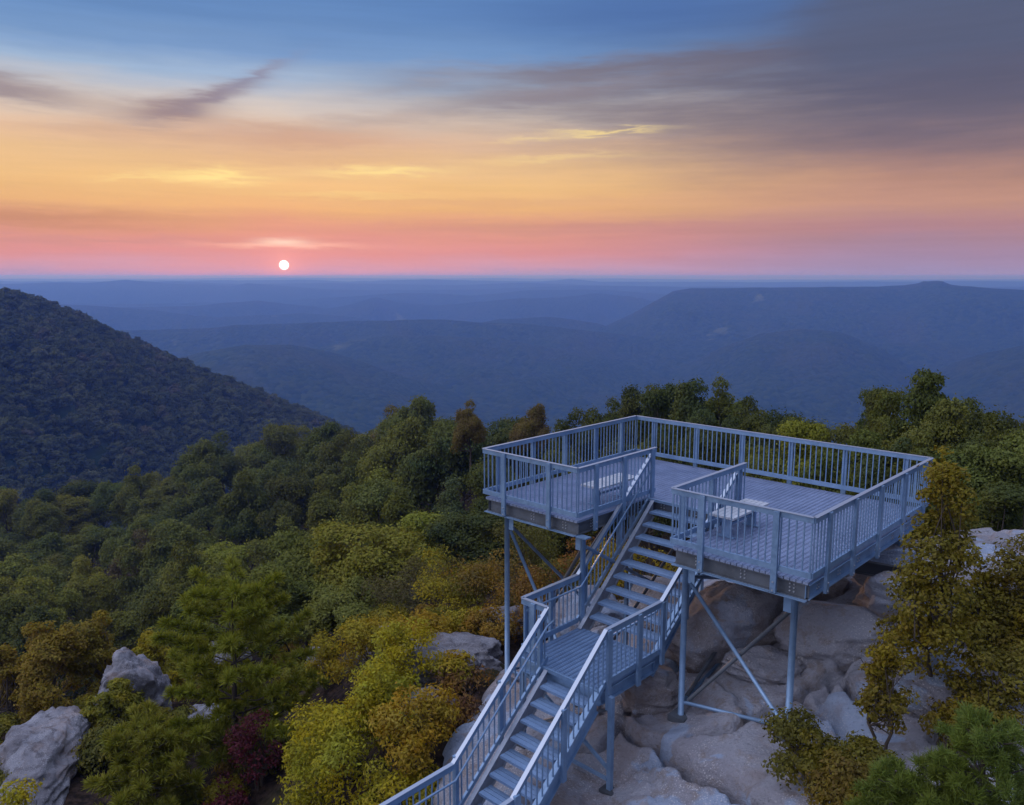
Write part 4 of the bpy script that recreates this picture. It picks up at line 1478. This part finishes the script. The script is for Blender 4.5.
# gap fillers between the bigger shrubs
FILL = 'undergrowth among the rocks left of the stair'
fr = random.Random(8)
fill = []
base_fill = None
tr = 0
while len(fill) < 58 and tr < 4000:
    tr += 1
    px, v = fr.uniform(-150, 480), fr.uniform(13.5, 32)
    if px > 430 and v < 19:
        continue
    x, y, z = stand(px, v)
    if -1.6 < x and -4 < y or any((x - a) ** 2 + (y - b) ** 2 < .8 for a, b in fill):
        continue
    fill.append((x, y))
    cl_ = fr.choice([(.16, .165, .015), (.12, .13, .018), (.22, .19, .015), (.20, .12, .02), (.09, .10, .02)])
    sc1 = fr.uniform(.6, 1.25)
    if base_fill is None:
        base_fill = make_tree('shrub', .8, 1.0, .1, 26, 4200, .10, .05, 77, M['leaf_gold'], 'low undergrowth bush in a gap between the taller shrubs', 'shrub', FILL, (x, y, z - .1), cl_, .025, .36, stems=4, droop=.3, scale=sc1)
    else:
        copy_tree(base_fill, (x, y, z - .1), fr.uniform(0, 6.28), (sc1, sc1, sc1 * fr.uniform(.8, 1.2)), cl_, 'low undergrowth bush in a gap between the taller shrubs', FILL)

# taller single trees close by
BL = 'leaf'
make_tree('sapling_tree', .92, 5.0, 0.7, 90, 10500, .07, .045, 41, M['leaf_gold'], 'slender yellowing tree standing right of the deck corner', 'tree', None, stand(925, 11.7, 0, 745), (.15, .13, .014), .05, rc=.30, conic=.50, power=.7, nl=22, droop=.3)
make_tree('sapling_tree', .85, 2.5, 0.5, 60, 5200, .075, .045, 42, M['leaf_gold'], 'yellow olive tree cut by the right edge of the picture', 'tree', None, stand(1012, 12.3, 0, 700), (.14, .115, .012), .055, rc=.34, conic=.45, power=.7, nl=18, droop=.3)
make_tree('sapling_tree', .55, 2.2, 0.4, 46, 2800, .075, .045, 43, M['leaf_gold'], 'smaller yellow olive tree between slender yellowing tree and right edge', 'tree', None, stand(968, 12.6, 0, 700), (.13, .115, .012), .045, rc=.36, conic=.5, power=.7, nl=14, droop=.3)
make_tree('sapling_tree', .46, 2.15, .25, 44, 3000, .07, .042, 29, M['leaf_gold'], 'thin golden sapling left of the slender yellowing tree', 'tree', None, stand(880, 10.9, 0, 770), (.15, .12, .012), .03, rc=.36, conic=.4, low=-.9, power=.8, nl=12, droop=.2, stems=2)
for px, v, py, H, R, colr, mm, seed, label in (
    (55, 25.0, 690, 5.0, 1.6, (.22, .155, .02), 'leaf_gold', 51, 'orange yellow tree behind the long ridged grey rock'),
    (105, 26.5, 680, 4.6, 1.5, (.21, .165, .018), 'leaf_gold', 52, 'dull gold tree above the steep grey rock'),
    (10, 26.5, 690, 3.9, 1.5, (.19, .135, .02), 'leaf_gold', 53, 'tawny tree at the left edge above the rocks'),
    (150, 26.5, 660, 3.4, 1.3, (.19, .18, .015), 'leaf_yellow', 54, 'lemon green tree behind the steep grey rock'),
    (118, 22.2, 720, 2.2, 1.0, (.13, .145, .015), 'leaf_yellow', 55, 'light green sapling left of the steep grey rock'),
):
    make_tree('small_tree', R, H, .5, 60, 10500, .12, .065, seed, M[mm], label, 'tree', None, stand(px, v, 0, py), colr, .06, rc=.23, conic=.35, power=.6, stems=3, nl=9, droop=.2, lobes=9)

# --- kinds of forest tree: three sizes of leaf for three ranges
protos = {}
for i in range(5):
    protos['near', i] = dict(R=3.1, H=7.6, trunk_h=1.6, nclump=62, nleaf=24000, ll=.165, lw=.10, seed=100 + i, r0=.15, rc=.25, lobes=(7, 9, 8, 6, 10)[i], wide=((1, 1), (1.1, .85), (.85, .85), (1.15, 1), (.9, .8))[i], conic=(0.0, .08, .18, .05, .25)[i], power=.45, nl=16)
    protos['mid', i] = dict(R=4.3, H=9.0, trunk_h=2.2, nclump=60, nleaf=19000, ll=.235, lw=.15, seed=120 + i, r0=.2, rc=.24, lobes=(8, 6, 9, 7, 10)[i], wide=((1, 1), (1.1, .85), (.85, .85), (1.15, 1), (.9, .8))[i], conic=(0.0, .06, .15, .05, .22)[i], power=.42, nl=10)
made = {}
GREENS = {'dark green': (0.052, 0.072, 0.018), 'olive green': (0.125, 0.14, 0.024), 'bright yellow green': (0.2, 0.205, 0.022), 'deep bluish green': (0.045, 0.072, 0.026), 'brownish': (0.135, 0.1, 0.035), 'mossy green': (0.088, 0.112, 0.022)}


def forest_tree(kind, i, loc, s, rz, cname, label, group, rng, sz_=1.0, dim=1.0):
    c = GREENS[cname]
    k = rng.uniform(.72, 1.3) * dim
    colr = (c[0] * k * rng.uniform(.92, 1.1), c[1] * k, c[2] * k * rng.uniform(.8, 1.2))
    if (kind, i) not in made:
        made[kind, i] = make_tree('forest_tree', m=M['leaf'], label=label, cat='tree', group=group, loc=loc, color=colr, rotz=rz, scale=1.0, **protos[kind, i])
        made[kind, i].scale = (s, s, s * sz_)
        return made[kind, i]
    return copy_tree(made[kind, i], loc, rz, (s, s, s * sz_), colr, label, group)


rng = random.Random(11)
# named trees of the middle distance: column, distance, crown top row, crown width in m
NAMED = (
    (375, 33, 497, 6.4, 'bright yellow green', 'big bright maple standing highest below the middle of the slope'),
    (300, 37, 505, 6.0, 'olive green', 'round olive tree left of the big bright maple'),
    (430, 39, 508, 5.6, 'bright yellow green', 'bright tree right of the big bright maple'),
    (262, 30, 560, 5.4, 'mossy green', 'mossy green tree behind the top of the airy pine'),
    (345, 29, 560, 5.0, 'olive green', 'olive tree in front of the big bright maple'),
    (425, 31, 560, 4.6, 'mossy green', 'leafy green tree above the brownish heath shrub'),
    (478, 36, 495, 5.2, 'deep bluish green', 'dark bluish tree left of the deck front corner'),
    (520, 38, 505, 5.0, 'dark green', 'dark tree just under the left wing of the deck'),
    (500, 46, 455, 5.4, 'dark green', 'dark tree beside the top of the left railing corner'),
    (455, 48, 470, 5.4, 'deep bluish green', 'bluish dark tree farther left of the deck front corner'),
    (395, 48, 480, 5.6, 'olive green', 'olive tree rising behind the big bright maple'),
    (562, 34, 480, 4.6, 'dark green', 'dark tree seen through the left wing railing'),
    (200, 33, 585, 5.2, 'dark green', 'shaded tree at the edge of the dark gap above the pine'),
    (610, 32, 440, 4.4, 'dark green', 'dark tree behind the far left corner of the deck'),
    (470, 56, 396, 3.4, 'brownish', 'tall brownish cedar breaking the skyline left of the deck'),
    (533, 54, 398, 3.4, 'brownish', 'short tawny tree on the skyline left of the far deck corner'),
    (575, 52, 402, 4.6, 'dark green', 'dark tree on the skyline left of the far deck corner'),
    (640, 50, 395, 5.2, 'dark green', 'dark tree on the skyline over the far deck corner'),
    (695, 44, 378, 5.6, 'dark green', 'broad dark tree highest on the skyline behind the back railing'),
    (745, 42, 388, 5.0, 'dark green', 'dark tree on the skyline right of the broad highest one'),
    (790, 38, 402, 4.4, 'dark green', 'low dark tree at the dip of the skyline behind the deck'),
    (838, 33, 410, 3.8, 'olive green', 'light olive tree on the skyline before the tallest right tree'),
    (872, 34, 395, 2.6, 'dark green', 'thin dark tree on the skyline left of the tallest right tree'),
    (922, 27, 364, 3.6, 'mossy green', 'tallest tree on the skyline at the right above the deck corner'),
    (968, 28, 385, 3.8, 'mossy green', 'tree on the skyline right of the tallest right tree'),
    (1015, 27, 385, 4.0, 'dark green', 'dark tree on the skyline cut by the right edge'),
    (1060, 26, 392, 4.2, 'dark green', 'dark tree outside the right edge'),
    (810, 26, 425, 3.4, 'bright yellow green', 'light leafy tree close behind the back railing right of its middle'),
    (860, 24, 428, 3.2, 'mossy green', 'leafy tree close behind the back railing near the right corner'),
    (905, 22.5, 425, 3.2, 'dark green', 'shaded tree directly behind the right deck corner'),
    (955, 21, 425, 3.6, 'dark green', 'dark tree behind the top of the slender yellowing tree'),
    (1010, 20, 430, 3.6, 'mossy green', 'leafy dark tree behind the yellow olive tree at the right edge'),
    (1000, 17.6, 490, 3.0, 'dark green', 'deep shaded tree low behind the yellow olive tree'),
    (665, 47, 392, 4.8, 'dark green', 'dark tree between far deck corner and the broad highest one'),
    (722, 46, 384, 4.6, 'mossy green', 'mossy tree right beside the broad highest one'),
    (770, 40, 398, 4.2, 'dark green', 'dark tree sloping down to the dip of the skyline'),
    (606, 55, 404, 4.6, 'mossy green', 'mossy tree on the skyline just left of the far deck corner'),
    (893, 30, 392, 3.2, 'mossy green', 'mossy tree close left of the tallest right tree'),
    (947, 25, 392, 3.6, 'olive green', 'olive tree in front of the tallest right tree'),
    (992, 24, 398, 3.6, 'mossy green', 'mossy tree above the yellow olive tree at the right edge'),
    (1030, 23, 400, 3.6, 'olive green', 'olive tree half cut by the right edge below the skyline'),
    (760, 27, 435, 3.4, 'olive green', 'olive tree close behind the middle of the back railing'),
    (705, 28, 432, 3.4, 'dark green', 'dark tree close behind the back railing left of its middle'),
    (655, 30, 432, 3.4, 'dark green', 'dark tree close behind the back railing at its left end'),
    (1070, 19, 440, 3.4, 'mossy green', 'mossy tree beyond the right edge'),
)
taken = []
for k, (px, v, py, wd, cname, label) in enumerate(NAMED):
    if px > 1040:
        continue
    x, y, zt_ = at(px, py - (18 if px > 600 else 8 if px > 540 else 4), v)
    zg = gz(x, y)
    kind = 'near' if v < 45 else 'mid'
    pr = protos[kind, k % 5]
    s = wd / (2 * pr['R'])
    hh = max(1.5, zt_ - zg)
    szr = hh / (pr['H'] * s)
    drop = 0.0
    if szr > 1.5:
        szr, drop = 1.5, 0
        zg = zt_ - pr['H'] * s * 1.5
    if szr < 0.75:
        zg = zt_ - pr['H'] * s * 0.75
        szr = .75
    forest_tree(kind, k % 5, (x, y, zg - .1), s, rng.uniform(0, 6.28), cname, label, None, rng, szr)
    u, vv = xy2uv(x, y)
    taken.append((u, vv, wd / 2))

# the closed forest on the slope
ZONES = {
    'crest': 'on the far forest edge under the hazy hill',
    'mid': 'on the forested slope left of the deck',
    'low': 'at the shaded forest edge above golden trees',
    'ridge': 'on the wooded ridge behind the deck',
    'right': 'in the wood behind the back railing',
}
GRP = {'crest': 'trees along the far edge of the forest', 'mid': 'trees of the forest slope', 'low': 'trees at the shaded forest edge', 'ridge': 'trees of the ridge behind the deck', 'right': 'trees of the wood right of the deck'}
cnt = 0
pts = list(taken)
tries = 0
while cnt < 235 and tries < 60000:
    tries += 1
    v = 30 * (185 / 30) ** rng.random()
    az = rng.uniform(-43, 41)
    u = v * math.tan(rad(az))
    px = 512 + FPX * math.tan(rad(az))
    if v < 44 and 560 > px > 240:
        continue
    if px > 560 and v > 75:
        continue
    if px <= 240 and v < 50:
        continue
    if 430 < px <= 560 and v > 112:
        continue
    r = 2.5 if v < 50 else 3.6 + (v - 50) * 0.020
    if px > 560:
        r *= 0.85
    if any((u - a) ** 2 + (v - b) ** 2 < (0.84 * (r + c)) ** 2 for a, b, c in pts):
        continue
    x, y = uv2xy(u, v)
    if -4 < x < 10.5 and -8 < y < 10:
        continue
    pts.append((u, v, r))
    cnt += 1
    zone = 'right' if px > 660 else 'ridge' if px > 430 else 'crest' if v > 105 else 'mid' if v > 55 else 'low'
    n = float(vnoise(np.array([u / 16]), np.array([v / 16]), 3)[0]) + rng.uniform(-.4, .4)
    if zone in ('right', 'ridge'):
        cname = rng.choice(['dark green', 'dark green', 'mossy green', 'olive green', 'deep bluish green'])
    elif zone == 'low':
        cname = rng.choice(['dark green', 'mossy green', 'deep bluish green', 'brownish'])
    else:
        cname = 'bright yellow green' if n > .42 else 'olive green' if n > .08 else 'mossy green' if n > -.22 else 'dark green' if n > -.42 else 'brownish'
    kind = 'near' if v < 45 else 'mid'
    dim = .62 if px < 300 and v < 66 else 1.0  # leaf colour darkened here to stand for the shade in the forest gap
    i = rng.randrange(5)
    s = r / protos[kind, i]['R'] * rng.uniform(.95, 1.25)
    if px > 425:                                      # keep the crowns under the skyline of the named trees
        lim = (410 if px < 560 else 402 if px < 640 else 392 if px < 780 else 412)
        zmax = at(px, lim, v)[2]
    else:
        zmax = 1e9
    zg = gz(x, y)
    hh = protos[kind, i]['H'] * s
    szr = rng.uniform(.75, 1.3)
    if zg + hh * szr > zmax:
        zg = zmax - hh * szr
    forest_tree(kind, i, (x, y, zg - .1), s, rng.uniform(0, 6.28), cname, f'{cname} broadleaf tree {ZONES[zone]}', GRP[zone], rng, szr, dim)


# ------------------------------------------------------------------ the far hill's wood, one mass of crowns
def hill_wood():
    rs = np.random.RandomState(5)
    # crown meshes the wood is made of
    cm = []
    m = leaf_mat('hill_foliage', None, use_obj=False, c1=(.05, .06, .02), transl=.2, var=.3)
    g = NG(m.node_tree)
    oi = m.node_tree.nodes.new('ShaderNodeObjectInfo')
    rp = g.ramp(oi.outputs['Random'], [(0, (.050, .060, .024)), (.4, (.068, .077, .028)), (.75, (.086, .090, .030)), (.88, (.105, .11, .042)), (.95, (.105, .085, .05)), (1, (.12, .125, .042))])
    hs = [n for n in m.node_tree.nodes if n.type == 'HUE_SAT'][0]
    m.node_tree.links.new(rp, hs.inputs['Color'])
    for i in range(4):
        P, N, C, _ = crown_pts(5.3, 8.0, 2.5, 22, 950, rs, .36, -.3, .45, (.0, .2, .4, .1)[i])
        V, Q = leaves(P, N, 1.25, .8, rs)
        me = np_mesh('hill_crown', V, Q, m)
        cm.append(bpy.data.objects.new('hill_crown', me))
    cl = bpy.data.collections.new('hill_crowns')
    for o in cm:
        cl.objects.link(o)
    pts = []
    step = 5.6
    for v in np.arange(215, 1000, step):
        us = np.arange(-0.80 * v - 20, -0.12 * v, step)
        pts.append(np.stack([us, np.full(len(us), v)], 1))
    p = np.concatenate(pts) + rs.uniform(-.45, .45, (sum(map(len, pts)), 2)) * step
    x, y = uv2xy(p[:, 0], p[:, 1])
    z = ground_h(x, y)
    d = np.hypot(p[:, 0], p[:, 1])
    # keep what the slope turns towards the viewpoint, up to just past the crest
    z2 = ground_h(*uv2xy(p[:, 0] * 0.97, p[:, 1] * 0.97))
    k = (z > -190) & (z - z2 > -6) & (d < 900)
    V = np.stack([x, y, z - .4], 1)[k]
    me = bpy.data.meshes.new('hillside_forest')
    me.vertices.add(len(V))
    me.vertices.foreach_set('co', V.astype(np.float32).ravel())
    me.update()
    me.materials.append(m)
    o = bpy.data.objects.new('hillside_forest', me)
    col.objects.link(o)
    tag(o, 'hazy wooded hill face of countless green and rust crowns at the left', kind='stuff')
    ng = bpy.data.node_groups.new('hill_wood', 'GeometryNodeTree')
    ng.interface.new_socket('Geometry', in_out='INPUT', socket_type='NodeSocketGeometry')
    ng.interface.new_socket('Geometry', in_out='OUTPUT', socket_type='NodeSocketGeometry')
    N_ = ng.nodes.new
    gi, go = N_('NodeGroupInput'), N_('NodeGroupOutput')
    ip = N_('GeometryNodeInstanceOnPoints')
    ci = N_('GeometryNodeCollectionInfo')
    ci.inputs['Collection'].default_value = cl
    ci.inputs['Separate Children'].default_value = True
    ci.inputs['Reset Children'].default_value = True
    rr = N_('FunctionNodeRandomValue')
    rr.data_type = 'FLOAT_VECTOR'
    rr.inputs[0].default_value = (0, 0, 0)
    rr.inputs[1].default_value = (.1, .1, 6.28)
    rsn = N_('FunctionNodeRandomValue')
    rsn.data_type = 'FLOAT'
    rsn.inputs[2].default_value = .4
    rsn.inputs[3].default_value = 1.2
    m2p = N_('GeometryNodeMeshToPoints')
    lk = ng.links.new
    lk(gi.outputs[0], m2p.inputs[0])
    lk(m2p.outputs[0], ip.inputs['Points'])
    lk(ci.outputs[0], ip.inputs['Instance'])
    ip.inputs['Pick Instance'].default_value = True
    lk(rr.outputs[0], ip.inputs['Rotation'])
    lk(rsn.outputs[1], ip.inputs['Scale'])
    lk(ip.outputs[0], go.inputs[0])
    md = o.modifiers.new('wood', 'NODES')
    md.node_group = ng
    print('hill trees', len(V), 'forest', cnt)


hill_wood()
